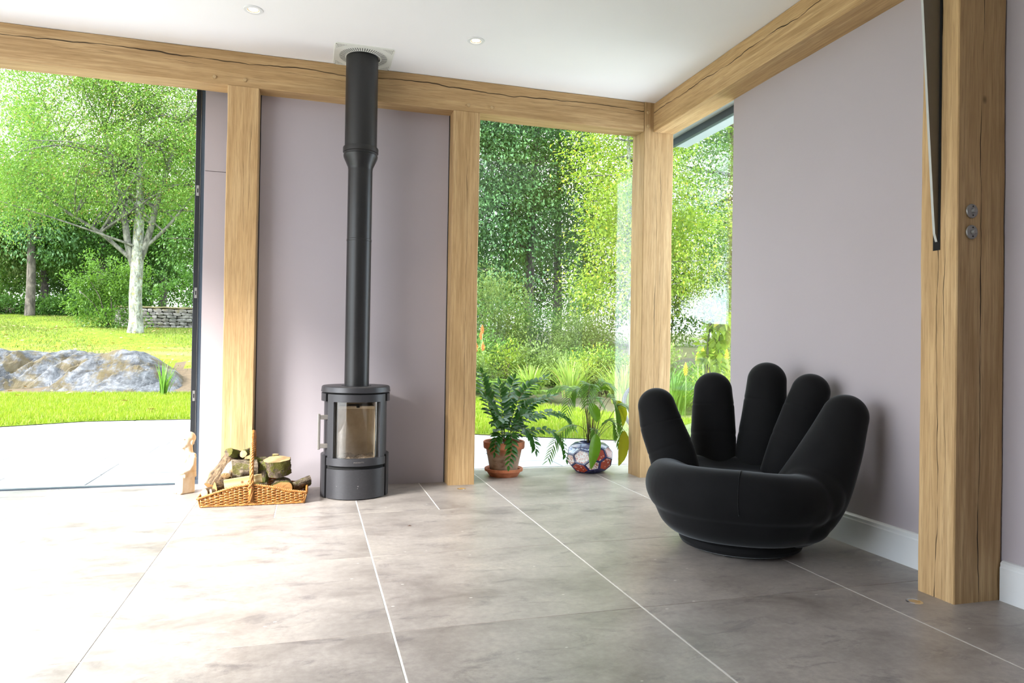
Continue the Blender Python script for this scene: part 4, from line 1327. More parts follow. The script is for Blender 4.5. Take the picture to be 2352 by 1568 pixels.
def patio_mat():
    n = NM('pale_patio_stone')
    ob = n.N('ObjectInfo').outputs['Random']
    f = n.noise(n.pos(), 4, 6, .6); g = n.noise(n.pos(), 60, 3)
    c = n.ramp(f, [(.3, (.30, .305, .31)), (.6, (.37, .37, .375)), (.8, (.42, .415, .41))])
    c = n.mix(n.math('MULTIPLY', ob, .25), c, (.33, .345, .37))
    return n.done(n.pbsdf(c, .8, normal=n.bump(g, .15, .003)))
M['patio'] = patio_mat(); M['patio_joint'] = plain('patio_joint_sand', (.05, .05, .05), .95, mott=.3)
patio = structure(box('patio', (-14, 14), (5.10, 10.2), (-.30, -.036), M['patio_joint']))
structure(box('patio.001', (-9.5, -2.92), (-8, 5.099), (-.30, -.018), M['patio']))
structure(box('ground.001', (-40, -9.5), (-12, 7.4), (-.40, -.05), M['lawn']))
slab_me = {}
pr_ = random.Random(21)
yrows = [5.23, 5.68, 6.18, 6.69, 7.19, 7.62, 8.12, 8.62, 9.12, 9.62]
slabs = 0
for j in range(len(yrows) - 1):
    x = -9.0 + pr_.uniform(0, .4)
    if j == 0: x = -1.75 - .75 * 9
    while x < 7.2:
        w = pr_.choice((.60, .75, .90))
        y0, y1 = yrows[j], yrows[j + 1]
        if y0 < max(edge(x), edge(x + w)) + .05 and not (-.72 < x and x + w < 1.1 and j == 0) and x > -6.5:
            key = (round(w, 2), round(y1 - y0, 2))
            if key not in slab_me:
                bm = bmesh.new(); bm_box(bm, (-key[0] / 2 + .006, key[0] / 2 - .006), (-key[1] / 2 + .006, key[1] / 2 - .006), (-.03, 0), .003)
                me_ = bpy.data.meshes.new('slab'); bm.to_mesh(me_); bm.free(); me_.materials.append(M['patio']); slab_me[key] = me_
            o = link('slab', slab_me[key]); o.parent = patio
            o.matrix_parent_inverse = Matrix.Translation(patio.location).inverted()
            o.location = (x + w / 2, (y0 + y1) / 2, -.015 + pr_.uniform(-.002, .001)); slabs += 1
        x += w
# grass blades along the near strip of lawn
rg = np.random.default_rng(4)
def blades(name, n, xr, yr, hmin, hmax, mat, mask, w=.004, seed=1, parent=None):
    rg = np.random.default_rng(seed)
    X = rg.uniform(*xr, n); Y = rg.uniform(*yr, n)
    ok = np.array([mask(a, b) for a, b in zip(X, Y)]); X, Y = X[ok], Y[ok]; n = len(X)
    Z = np.array([gz(a, b) for a, b in zip(X, Y)]) - .008
    H = rg.uniform(hmin, hmax, n); an = rg.uniform(0, 2 * np.pi, n); le = rg.uniform(0, .55, n) * H; la = rg.uniform(0, 2 * np.pi, n)
    B = np.stack([X, Y, Z], 1); d = np.stack([np.cos(an), np.sin(an), np.zeros(n)], 1) * w
    T = B + np.stack([le * np.cos(la), le * np.sin(la), H], 1)
    V = np.stack([B - d, B + d, T], 1).reshape(-1, 3)
    return np_mesh(name, V, np.arange(3 * n).reshape(-1, 3))
M['blade'] = leafmat('grass_blade', (.135, .215, .012), (.240, .310, .022), .45, .5, (.32, .28, .08), 1.5)
M['blade_dry'] = leafmat('dry_lawn_blade', (.085, .135, .016), (.160, .195, .035), .35, .6, (.26, .20, .08), .5)
g1 = link('grass', blades('grass', 90000, (-6, .2), (7.6, 14.3), .03, .075, None, lambda x, y: edge(x) + .01 < y and abs(x) < y * .48, .006, 1), M['blade'])
tag(g1, 'short bright lawn grass beside the pale patio', 'grass', kind='stuff')
g2 = link('grass', blades('grass', 45000, (1.2, 6.5), (6.2, 11.6), .03, .07, None, lambda x, y: edge(x) + .01 < y < bed_front(x) and x > y * .15, .006, 2), M['blade'])
tag(g2, 'short bright lawn grass outside the corner window', 'grass', kind='stuff')
g3 = link('grass', blades('grass', 60000, (-14, -1), (15.8, 34), .03, .07, None, lambda x, y: abs(x) < y * .46 and not (26.7 < y < 27.7 and x > -7) and random.Random(int(x * 7919 + y * 104729)).random() < .25 + .75 * sstep(16.5, 20.5, y + 1.2 * math.sin(x * 1.1)), .010, 3), M['blade_dry'])
tag(g3, 'sloping upper lawn grass around the pale-trunked tree', 'grass', kind='stuff')
# fallen leaves
M['dead_leaf'] = leafmat('fallen_leaf', (.28, .15, .04), (.48, .36, .18), .1, .8)
def scatter_leaves(n, xr, yr, size, seed, mask):
    rg = np.random.default_rng(seed)
    X = rg.uniform(*xr, n); Y = rg.uniform(*yr, n); ok = np.array([mask(a, b) for a, b in zip(X, Y)]); X, Y = X[ok], Y[ok]; n = len(X)
    Z = np.array([gz(a, b) for a, b in zip(X, Y)]) + .045
    an = rg.uniform(0, 6.28, n); S = rg.uniform(.6, 1.4, n) * size
    c, s = np.cos(an) * S, np.sin(an) * S
    B = np.stack([X, Y, Z], 1); u = np.stack([c, s, rg.uniform(-.3, .3, n) * S], 1); v = np.stack([-s * .5, c * .5, rg.uniform(-.3, .3, n) * S], 1)
    V = np.stack([B - u, B - v, B + u, B + v], 1).reshape(-1, 3)
    return np_mesh('fallen_leaves', V, np.arange(4 * n).reshape(-1, 4))
fl_ = link('fallen_leaves', scatter_leaves(420, (-9, -1.2), (8.5, 26), .05, 5, lambda x, y: (y > 13.2 or random.Random(int(x * 999)).random() < .08) and y > edge(x) + .2), M['dead_leaf'])
tag(fl_, 'dry brown leaves scattered over the lawn', 'leaves', kind='stuff')

# rock outcrop
def rockmat():
    n = NM('grey_limestone_outcrop')
    p = n.pos()
    q = n.map(p, (1.0, 1.4, 2.2), rot=(0, .55, 0))
    a = n.noise(q, 2.2, 8, .68, .8); b = n.noise(n.map(p, (1, 1, 1)), 12, 6, .7); m = n.noise(p, 1.6, 5, .65)
    c = n.ramp(a, [(.36, (.014, .015, .017)), (.46, (.058, .062, .068)), (.58, (.112, .118, .128)), (.75, (.175, .18, .185))])
    c = n.mix(n.math('MULTIPLY', n.ramp(b, [(.38, (1, 1, 1)), (.5, (0, 0, 0))]), .55), c, (.03, .03, .032))
    c = n.mix(n.ramp(n.math('ADD', m, n.math('MULTIPLY', b, .25)), [(.60, (0, 0, 0)), (.70, (.85, .85, .85))]), c, n.mix(b, (.070, .040, .012), (.060, .052, .012)))
    return n.done(n.pbsdf(c, .9, normal=n.bump(n.math('ADD', a, n.math('MULTIPLY', b, .4)), .7, .06)))
M['rock'] = rockmat()
from mathutils import noise as mn
def tooth(f): return f / .86 if f < .86 else (1 - f) / .14
nx, ny = 320, 56
V = []; F = []
for i in range(nx):
    x = -12 + 9.75 * i / (nx - 1)
    for j in range(ny):
        t = j / (ny - 1)
        y0 = 14.15 + .25 * math.sin(x * .9) + .15 * math.sin(x * 2.3)
        y = y0 + 2.6 * t
        endf = .55 * sstep(-2.25, -2.7, x) + .45 * sstep(-2.6, -3.3, x + .3 * mn.noise(Vector((0, t * 3, 8))))
        z = (.70 * sstep(0, .60, t) + .05 * t - .12 * sstep(.7, 1.0, t)) * endf - .08
        # tilted strata ridges running down to the right
        s = (x * .85 - t * 2.0)
        sw = s + .25 * mn.noise(Vector((x * 1.1, t * 2.2, 7.0)))
        saw = tooth((sw * 1.15) % 1.0); saw2 = tooth((sw * 3.3 + .4 * mn.noise(Vector((x, t * 3, 2)))) % 1.0)
        ridge = .26 * saw ** 2.2 + .10 * saw2 ** 1.8 + .10 * abs(mn.noise(Vector((s * 4.2, t * 1.5, 9.0)))) + .07 * mn.noise(Vector((x * 5, t * 8, 1))) + .03 * mn.noise(Vector((x * 14, t * 22, 4)))
        z += (.20 - ridge) * math.sin(math.pi * min(1, t * 1.15 + .05)) * endf * .9
        V.append((x, y + .10 * mn.noise(Vector((x * 2, t * 4, 5))), z))
for i in range(nx - 1):
    for j in range(ny - 1):
        F.append((i * ny + j, (i + 1) * ny + j, (i + 1) * ny + j + 1, i * ny + j + 1))
rock = link('rock_outcrop', py_mesh('rock_outcrop', V, F, False), M['rock'])
tag(rock, 'long grey limestone outcrop between the two lawns', 'rock')

# dry stone garden wall
M['wall_stone'] = None
def wallstone():
    n = NM('mossy_wall_stone')
    ob = n.N('ObjectInfo').outputs['Random']; p = n.pos()
    a = n.noise(p, 6, 6, .65); m = n.noise(p, 2.2, 5, .6)
    c = n.ramp(a, [(.3, (.05, .048, .045)), (.5, (.15, .145, .14)), (.7, (.27, .265, .26))])
    c = n.mix(n.math('MULTIPLY', ob, .3), c, (.10, .085, .06))
    c = n.mix(n.ramp(m, [(.55, (0, 0, 0)), (.64, (.85, .85, .85))]), c, (.085, .07, .015))
    return n.done(n.pbsdf(c, .95, normal=n.bump(a, .6, .03)))
M['wall_stone'] = wallstone()
M['moss'] = plain('moss', (.060, .052, .012), .95, mott=.5, scale=8, bump=.8)
gwall = tag(empty('garden_wall', (-4.3, 27, 1.3)), 'mossy dry stone garden wall behind the pale-trunked tree', 'stone wall')
bm = bmesh.new(); bm_box(bm, (-2.3, 2.9), (.06, .38), (0, .86)); bm_obj('core', bm, M['bed_soil'], gwall)
stone_me = []
for k in range(7):
    bm = bmesh.new(); bm_box(bm, (-.5, .5), (-.5, .5), (-.5, .5))
    bmesh.ops.subdivide_edges(bm, edges=bm.edges[:], cuts=1, use_grid_fill=True)
    rr = random.Random(k + 50)
    for v in bm.verts: v.co = Vector([c * (.86 if sum(abs(q) > .4 for q in v.co) == 3 else 1) + rr.uniform(-.05, .05) for c in v.co])
    me_ = bpy.data.meshes.new('stone'); bm.to_mesh(me_); bm.free(); me_.materials.append(M['wall_stone']); stone_me.append(me_)
rr = random.Random(9); z = .03
while z < .82:
    hgt = rr.uniform(.085, .14); x = -2.3
    while x < 2.9:
        w = rr.uniform(.16, .42)
        o = link('stone', rr.choice(stone_me), None, gwall, (x + w / 2, .06 + rr.uniform(-.03, .02), z + hgt / 2)); o.scale = (w * .97, .26, hgt * .95)
        o.rotation_euler = (0, rr.uniform(-.04, .04), rr.uniform(-.05, .05))
        x += w
    z += hgt
bm = bmesh.new(); bmesh.ops.create_grid(bm, x_segments=50, y_segments=6, size=1)
for v in bm.verts: v.co = Vector((.3 + v.co.x * 2.62, .2 + v.co.y * .24, .86 + .06 * (1 - v.co.y ** 2) + .03 * mn.noise(Vector((v.co.x * 9, v.co.y * 3, 0)))))
bm_obj('moss_cap', bm, M['moss'], gwall, sm=True)

# ------------------------------------------------------------------ trees and plants
def leaf_mesh(name, C, D, S, seed, aspect=.5, fold=.12, droop=.3, flatness=.0):
    """diamond leaves at centres C with clump directions D (n,3), sizes S"""
    rg = np.random.default_rng(seed); n = len(C)
    d = D + rg.normal(0, .65, (n, 3)); d[:, 2] -= droop
    d /= np.linalg.norm(d, axis=1, keepdims=True) + 1e-9
    r = rg.normal(0, .42, (n, 3)) + np.array([0, 0, 1.0])
    s = np.cross(d, r); s /= np.linalg.norm(s, axis=1, keepdims=True) + 1e-9
    nn = np.cross(s, d)
    L = S[:, None]
    a = C; t = C + d * L; m = C + d * L * .45
    l = m - s * L * aspect * .5 + nn * L * fold; q = m + s * L * aspect * .5 + nn * L * fold
    V = np.stack([a, q, t, l], 1).reshape(-1, 3)
    return np_mesh(name, V, np.arange(4 * n).reshape(-1, 4))
def blob_points(blobs, n, rg, shell=.35):
    """points in a union of ellipsoids (x,y,z,rx,ry,rz,weight), denser to the outside"""
    w = np.array([b[6] if len(b) > 6 else b[3] * b[4] * b[5] for b in blobs], float); w /= w.sum()
    k = rg.choice(len(blobs), n, p=w)
    B = np.array([b[:6] for b in blobs])[k]
    u = rg.normal(0, 1, (n, 3)); u /= np.linalg.norm(u, axis=1, keepdims=True)
    r = rg.uniform(0, 1, (n, 1)) ** shell
    return B[:, :3] + u * r * B[:, 3:6], u
def tree(name, label, base, blobs, trunk, nclump, per, lsize, mat, bark, seed, cat='tree', group=None, clump_r=.45, branches=26, aspect=.5, droop=.3, forks=None, br=.05, flatness=0.0, shell=.4, bark2=None):
    """trunk = control points (x,y,z,r) relative to base; blobs relative to base"""
    root = tag(empty(name, base), label, cat, group)
    rg = np.random.default_rng(seed); rr = random.Random(seed)
    P, U = blob_points(blobs, nclump, rg, shell)
    mb = MB()
    T = catmull(trunk, 22)
    mb.tube([Vector(t[:3]) for t in T], [max(.01, t[3]) for t in T], 10)
    tr = mb.build('trunk', bark, root)
    stems = [T]
    mbb = MB()
    for f in (forks or []):
        S_ = catmull(f, 16); mbb.tube([Vector(t[:3]) for t in S_], [max(.006, t[3]) for t in S_], 8); stems.append(S_)
    for k in rg.choice(nclump, min(branches, nclump), replace=False):
        tgt = Vector(P[k]); S_ = rr.choice(stems)
        cand = [s for s in S_ if s[2] < tgt.z + .3] or [S_[0]]
        s0 = min(cand[len(cand) // 3:], key=lambda s: (Vector(s[:3]) - tgt).length)
        a = Vector(s0[:3]); mid = a.lerp(tgt, .5) + Vector((rr.uniform(-.2, .2), rr.uniform(-.2, .2), rr.uniform(-.05, .30))) * (tgt - a).length * .5
        pts = [Vector(p) for p in catmull([tuple(a), tuple(mid), tuple(tgt)], 9)]
        r0 = min(br, s0[3] * .7)
        mbb.tube(pts, [max(.004, r0 * (1 - .88 * i / 8)) for i in range(9)], 5, False)
    if mbb.V: tag(mbb.build('branches', bark2 or bark, root), kind='stuff')
    n = nclump * per
    C = np.repeat(P, per, 0) + rg.normal(0, clump_r * .5, (n, 3)) * np.array([1, 1, .7])
    D = np.repeat(U, per, 0) * .8
    S = lsize * rg.uniform(.65, 1.25, n)
    fo = link('foliage', leaf_mesh('foliage', C, D, S, seed + 1, aspect, droop=droop, flatness=flatness), mat, root)
    fo['kind'] = 'stuff'
    return root
M['bark_pale'] = barkmat('pale_lichen_bark', (.14, .15, .12), (.30, .315, .27), .15, (.14, .13, .03), 9)
M['bark_mid'] = barkmat('grey_branch_bark', (.085, .085, .068), (.17, .17, .14), scale=9)
M['bark_wood'] = barkmat('dark_woodland_bark', (.050, .043, .034), (.105, .092, .075), scale=6)
M['lf_rowan'] = leafmat('rowan_leaf', (.105, .235, .042), (.245, .385, .085), .50, .5, (.32, .25, .11))
M['lf_dark'] = leafmat('dark_wood_leaf', (.038, .115, .024), (.115, .230, .050), .46, .5)
M['lf_mid'] = leafmat('mid_green_leaf', (.060, .150, .024), (.140, .260, .045), .48, .5)
M['lf_bright'] = leafmat('yellow_green_leaf', (.150, .270, .030), (.330, .420, .060), .52, .45, (.42, .40, .04))
M['lf_blue'] = leafmat('blue_green_needle', (.050, .135, .050), (.130, .250, .090), .35, .5)
M['lf_olive'] = leafmat('olive_leaf', (.105, .170, .045), (.210, .290, .080), .45, .5)

tree('rowan_tree', 'open green tree with a forked pale lichened trunk on the lawn', (-4.74, 21.5, 1.18),
     [(-.6, 0, 5.6, 3.6, 2.8, 2.6), (.9, .2, 7.0, 3.0, 2.6, 2.4), (-2.6, 0, 4.3, 2.2, 1.8, 1.1), (1.9, 0, 4.6, 1.9, 1.6, 1.6), (-.4, 0, 8.2, 2.6, 2.2, 1.8), (-2.0, 0, 6.8, 2.0, 2.0, 1.6), (-3.3, 0, 3.0, 1.2, 1.2, .5), (-2.2, -.3, 3.6, 1.6, 1.2, .7), (.5, -.5, 4.0, 1.6, 1.0, .6)],
     [(0, 0, -.1, .24), (.02, 0, .35, .185), (-.01, 0, 1.1, .165), (.02, 0, 1.9, .16), (.03, 0, 2.6, .14), (.05, .05, 3.6, .11), (.0, .1, 5.2, .07), (-.1, .1, 7.4, .03)],
     1700, 95, .072, M['lf_rowan'], M['bark_pale'], 31, bark2=M['bark_mid'], clump_r=.55, branches=90, aspect=.42, droop=.1, br=.045,
     forks=[[(-.02, 0, 1.7, .10), (-.22, 0, 2.5, .095), (-.42, .1, 3.6, .07), (-.9, .1, 5.6, .03)], [(.03, 0, 1.9, .10), (.28, 0, 2.7, .09), (.55, -.1, 3.8, .07), (1.1, 0, 6.0, .03)],
            [(-.05, 0, 2.0, .06), (-.9, -.1, 2.75, .05), (-1.9, -.1, 3.4, .035), (-2.8, 0, 4.2, .015)], [(.2, 0, 2.4, .05), (.9, 0, 3.2, .04), (1.7, .1, 4.5, .02)], [(-.3, 0, 3.0, .05), (-1.3, .1, 4.6, .035), (-2.3, .1, 6.0, .015)]])
# woodland edge behind the lawn
def wood(label, x, y, h, w, mat, seed, lean=0, ls=.20, n=330, low=.22, grp=None, trunk_r=.17):
    z = gz(x, y) - .05
    tree('woodland_tree', label, (x, y, z),
         [(lean * .6, 0, h * .62, w, w * .8, h * .36), (lean, 0, h * .80, w * .75, w * .7, h * .22), (lean * .3 - w * .5, 0, h * .45, w * .6, w * .6, h * low), (lean * .3 + w * .5, 0, h * .42, w * .6, w * .6, h * low)],
         [(0, 0, -.1, trunk_r * 1.2), (.03, 0, h * .15, trunk_r), (lean * .3, 0, h * .4, trunk_r * .75), (lean * .8, 0, h * .8, trunk_r * .25)],
         int(n * 1.25), 58, ls * .72, mat, M['bark_wood'], seed, clump_r=.62, branches=30, br=.07)
wood('broad dark green tree at the wood edge behind the wall', -3.6, 33, 9.5, 3.0, M['lf_dark'], 41)
wood('mid green tree rising behind the forked pale trunk', -7.0, 37, 10.0, 3.2, M['lf_mid'], 42)
wood('dark tree with a leaning bare trunk over the far lawn edge', -9.3, 35.5, 8.0, 2.8, M['lf_dark'], 43, .6)
wood('low mid green tree closing the far lawn edge', -12.0, 37, 6.8, 2.8, M['lf_mid'], 44)
wood('slender blue-green tree against the open sky', -11.2, 33.0, 10.2, 1.3, M['lf_blue'], 45, n=170)
wood('olive-leaved tree at the far end of the wood edge', -14.5, 36, 7.0, 2.6, M['lf_olive'], 46, n=260)
wood('tall dark tree deep in the wood behind the wall', -1.2, 38, 11.5, 3.2, M['lf_dark'], 47)
wood('broad mid green tree beside the far patio corner', -19.5, 33, 9.0, 3.2, M['lf_mid'], 48)
wood('dark green tree beyond the far patio corner', -24, 28, 9.0, 3.2, M['lf_dark'], 49)
wood('olive-leaved tree standing beyond the side patio', -27, 21, 8.5, 3.2, M['lf_olive'], 50)
def shrub(name, label, base, blobs, n, per, ls, mat, seed, group=None, cat='shrub', clump=.25, aspect=.5, droop=.2, stems=6, bark='bark_wood', shell=.5):
    root = tag(empty(name, base), label, cat, group)
    rg = np.random.default_rng(seed)
    P, U = blob_points(blobs, n, rg, shell)
    m = n * per
    C = np.repeat(P, per, 0) + rg.normal(0, clump * .5, (m, 3))
    C[:, 2] = np.maximum(C[:, 2], .01)
    fo = link('foliage', leaf_mesh('foliage', C, np.repeat(U, per, 0) * .8 + np.array([0, 0, .2]), ls * rg.uniform(.6, 1.25, m), seed + 3, aspect, droop=droop), mat, root)
    fo['kind'] = 'stuff'
    mb = MB()
    for k in rg.choice(n, min(stems, n), replace=False):
        q = Vector(P[k]); mb.tube([Vector((q.x * .15, q.y * .15, -.05)), q * .55 + Vector((0, 0, q.z * .08)), q], [.022, .014, .005], 5)
    if mb.V: tag(mb.build('stems', M[bark], root), kind='stuff')
    return root
shrub('shrub', 'leafy green shrub beside the pale forked trunk', (-6.2, 25.2, gz(-6.2, 25.2)), [(0, 0, .35, 1.1, .6, .4), (-.75, .1, 1.3, .7, .6, 1.1), (.2, .2, 1.4, 1.0, .6, .9)], 150, 55, .095, M['lf_mid'], 61)
shrub('shrub', 'low shrub trailing in front of the stone wall', (-2.9, 26.35, gz(-2.9, 26.7)), [(0, 0, .5, .5, .15, .5)], 40, 24, .12, M['lf_bright'], 62)
for k, (x, y, w, h) in enumerate(((-13.8, 34, 1.8, .7), (-11.5, 34.3, 1.8, .7), (-9.6, 34, 1.5, .9), (-7.8, 33.6, 1.5, 1.2), (-4.5, 30, 1.8, 2.3), (-2.2, 30, 1.6, 2.5), (-8.4, 38, 2.6, 3.0), (-12.4, 39, 3.0, 2.8))):
    shrub('undergrowth_bush', 'dark green undergrowth bush along the woodland edge', (x, y, gz(x, y)), [(0, 0, h * .45, w, .9, h * .6), (w * .3, .2, h * .8, w * .6, .7, h * .4)], 110, 50, .12, M['lf_dark'], 70 + k, 'undergrowth along the wood edge')
NMCOL = {'lf_dark': 'dark green', 'lf_mid': 'mid green', 'lf_olive': 'olive green', 'lf_bright': 'yellow-green', 'lf_blue': 'blue-green'}
for k, (x, y, w, h, m) in enumerate(((-15.5, 41, 2.6, 5.0, 'lf_mid'), (-12.2, 42, 2.6, 5.0, 'lf_dark'), (-8.8, 42, 2.6, 6.0, 'lf_mid'), (-5.6, 41, 2.6, 6.0, 'lf_dark'), (-17, 45, 3.2, 5.0, 'lf_dark'), (-13, 46, 3.2, 5.0, 'lf_dark'), (-9.5, 46, 3.2, 5.0, 'lf_dark'))):
    shrub('background_thicket', 'tall ' + NMCOL[m] + ' thicket closing the view behind the wood edge', (x, y, gz(x, y)), [(0, 0, h * .5, w, 1.5, h * .5)], 200, 50, .19, M[m], 300 + k, 'thickets behind the wood edge', clump=.7)
for k, (x, y, w, h, m) in enumerate(((5.6, 25.5, 2.0, 4.6, 'lf_dark'), (8.2, 27, 2.2, 5.2, 'lf_mid'), (11.0, 27, 2.4, 5.6, 'lf_dark'), (13.8, 25, 2.4, 5.6, 'lf_mid'), (17.0, 25, 2.6, 6.0, 'lf_olive'), (14.6, 20, 1.8, 4.4, 'lf_mid'))):
    shrub('background_thicket', 'tall ' + NMCOL[m] + ' thicket beyond the garden bed', (x, y, gz(x, y)), [(0, 0, h * .5, w, 1.4, h * .5)], 230, 60, .14, M[m], 310 + k, 'thickets beyond the bed', clump=.6)
# iris-like clump by the rock
def grass_clump(name, label, base, n, h, spread, mat, seed, w=.012, group=None, arch=.5, cat='grass plant'):
    root = tag(empty(name, base), label, cat, group)
    rg = np.random.default_rng(seed)
    a = rg.uniform(0, 2 * np.pi, n); H = h * rg.uniform(.55, 1.1, n); r0 = rg.uniform(0, spread * .35, n); out = spread * rg.uniform(.2, 1.0, n)
    cs = np.stack([np.cos(a), np.sin(a)], 1); tw = rg.uniform(-.6, .6, n)
    sd = np.stack([-np.sin(a + tw), np.cos(a + tw)], 1)
    segs = 5; rows = []
    for q in range(segs + 1):
        f = q / segs
        xy = cs * (r0 + out * f ** 1.6)[:, None]
        z = H * (f - arch * .45 * f ** 3)
        ww = w * (1 - f ** 2) * (.6 + .4 * min(1, f * 4)) + .0006
        rows.append((np.c_[xy - sd * ww, z], np.c_[xy + sd * ww, z]))
    V = np.stack([x for r in rows for x in r], 1)          # n, 2*(segs+1), 3
    k = 2 * (segs + 1)
    F = np.concatenate([np.stack([np.arange(n) * k + 2 * q, np.arange(n) * k + 2 * q + 1, np.arange(n) * k + 2 * q + 3, np.arange(n) * k + 2 * q + 2], 1) for q in range(segs)])
    o = link('blades', np_mesh('blades', V.reshape(-1, 3), F), mat, root); o['kind'] = 'stuff'
    return root
M['gr_bright'] = leafmat('bright_grass_blade', (.15, .26, .03), (.32, .42, .10), .5, .45, (.40, .34, .12))
M['gr_mid'] = leafmat('green_strap_leaf', (.08, .20, .03), (.17, .31, .05), .5, .4)
grass_clump('iris_clump', 'upright green iris leaves growing beside the rock', (-2.55, 13.75, 0), 40, .62, .22, M['gr_mid'], 81, .014, arch=.1)
# ---- planting bed and trees outside the corner window
wood('dark blue-green evergreen tree with drooping twigs beyond the bed', 4.6, 20.5, 11.5, 2.2, M['lf_blue'], 51, 0, .16, 560, .36)
wood('dark broadleaf tree with a twin trunk beyond the bed', 6.7, 21.5, 12.0, 2.6, M['lf_dark'], 52, .4, .17, 560, .34)
wood('dark green tree filling the gap beyond the bed', 8.6, 24, 11.0, 2.8, M['lf_mid'], 53, 0, .18, 330)
wood('tall pale green tree arching over the side window view', 12.6, 18.0, 11.0, 3.4, M['lf_mid'], 54, -1.2, .17, 480, .24)
wood('far green tree behind the side window shrubs', 16.5, 21.0, 10.0, 3.2, M['lf_olive'], 55, 0, .20, 330)
tree('bright_leaved_tree', 'sunlit yellow-green tree outside the corner window', (6.55, 13.4, gz(6.55, 13.4)),
     [(0, 0, 4.4, 1.5, 1.2, 1.3), (-.3, -.1, 3.0, 1.2, 1.0, 1.0), (-.7, -.2, 1.9, .9, .8, .5), (.9, 0, 3.0, 1.2, 1.1, 1.5), (.3, 0, 5.9, 2.0, 1.4, 1.0)],
     [(0, 0, -.1, .10), (-.05, 0, 1.2, .085), (-.15, 0, 3.0, .06), (-.2, 0, 5.4, .03)], 480, 80, .078, M['lf_bright'], M['bark_pale'], 57, bark2=M['bark_mid'], clump_r=.42, branches=40, aspect=.5, br=.03)
for k, (x, y, w, h, m) in enumerate(((9.2, 12.6, 1.1, 2.4, 'lf_mid'), (10.4, 14.2, 1.4, 3.4, 'lf_mid'), (8.3, 11.2, .9, 1.9, 'lf_mid'), (11.8, 15.2, 1.5, 3.4, 'lf_olive'))):
    shrub('garden_shrub', 'tall soft ' + NMCOL[m] + ' shrub outside the side window', (x, y, gz(x, y)), [(0, 0, h * .5, w, w, h * .5)], 170, 60, .072, M[m], 90 + k, 'tall shrubs outside the side window', clump=.3, aspect=.36)
for k, (x, y, w, h, m) in enumerate(((2.7, 14.5, 1.0, 1.8, 'lf_mid'), (4.0, 15.5, 1.0, 2.3, 'lf_olive'), (5.2, 16.5, 1.2, 1.7, 'lf_dark'), (6.0, 15.0, .8, 1.3, 'lf_olive'), (7.0, 16.8, 1.3, 2.4, 'lf_mid'))):
    shrub('bed_shrub', 'feathery ' + NMCOL[m] + ' shrub at the back of the planting bed', (x, y, gz(x, y)), [(0, 0, h * .5, w, .7, h * .5)], 130, 60, .078, M[m], 100 + k, 'shrubs at the back of the bed', clump=.3, aspect=.3)
for k, (x, y, w, h, m) in enumerate(((2.65, 12.6, .55, .75, 'lf_bright'), (3.3, 13.4, .6, 1.0, 'lf_mid'), (4.1, 12.6, .5, .8, 'lf_olive'), (6.3, 11.8, .7, .9, 'lf_olive'), (5.5, 13.9, .5, .6, 'lf_mid'), (2.2, 12.2, .5, .6, 'lf_bright'))):
    shrub('bed_plant', 'rounded ' + NMCOL[m] + ' plant in the middle of the planting bed', (x, y, gz(x, y)), [(0, 0, h * .45, w, w * .8, h * .5)], 80, 30, .075, M[m], 110 + k, 'leafy plants in the bed', clump=.18, aspect=.42)
bp_ = random.Random(33)
for k in range(26):
    x = bp_.uniform(2.1, 9.8); y = bed_front(x) + bp_.uniform(.7, 3.6)
    m = bp_.choice(('lf_bright', 'lf_olive', 'lf_mid', 'lf_bright')); w = bp_.uniform(.35, .6); h = bp_.uniform(.5, .95)
    shrub('bed_plant', 'rounded ' + NMCOL[m] + ' plant in the middle of the planting bed', (x, y, gz(x, y)), [(0, 0, h * .45, w, w * .8, h * .5)], 60, 34, .062, M[m], 400 + k, 'leafy plants in the bed', clump=.18, aspect=.42)
for k, (x, y, w, h, m) in enumerate(((7.6, 10.2, .8, 1.3, 'lf_mid'), (9.2, 10.6, 1.0, 1.8, 'lf_olive'), (8.2, 9.0, .8, 1.1, 'lf_bright'))):
    shrub('garden_shrub', 'tall soft ' + NMCOL[m] + ' shrub outside the side window', (x, y, gz(x, y)), [(0, 0, h * .5, w, w, h * .5)], 120, 50, .07, M[m], 440 + k, 'tall shrubs outside the side window', clump=.3, aspect=.36)
gk = 0
for (x, y, h, s, n, m) in ((4.9, 10.4, .85, .55, 170, 'gr_bright'), (5.6, 10.2, .85, .6, 190, 'gr_mid'), (5.2, 9.3, .75, .55, 170, 'gr_mid'), (4.3, 11.2, .80, .55, 170, 'gr_bright'), (3.7, 11.6, .65, .5, 150, 'gr_bright'), (5.9, 9.2, .85, .6, 190, 'gr_bright'), (6.6, 10.6, .9, .6, 180, 'gr_bright'), (5.7, 8.3, .75, .5, 160, 'gr_mid'), (6.6, 9.0, .80, .55, 180, 'gr_mid'), (7.4, 10.4, .9, .6, 180, 'gr_bright'), (4.7, 12.4, .8, .5, 140, 'gr_bright'), (6.2, 7.9, .65, .5, 150, 'gr_bright'), (7.0, 8.6, .7, .5, 150, 'gr_mid')):
    grass_clump('ornamental_grass', ('pale' if m == 'gr_bright' else 'deep green') + ' arching ornamental grass clump at the front of the bed', (x, y, gz(x, y) - .02), n, h, s, M[m], 130 + gk, .013, 'ornamental grasses in the bed'); gk += 1
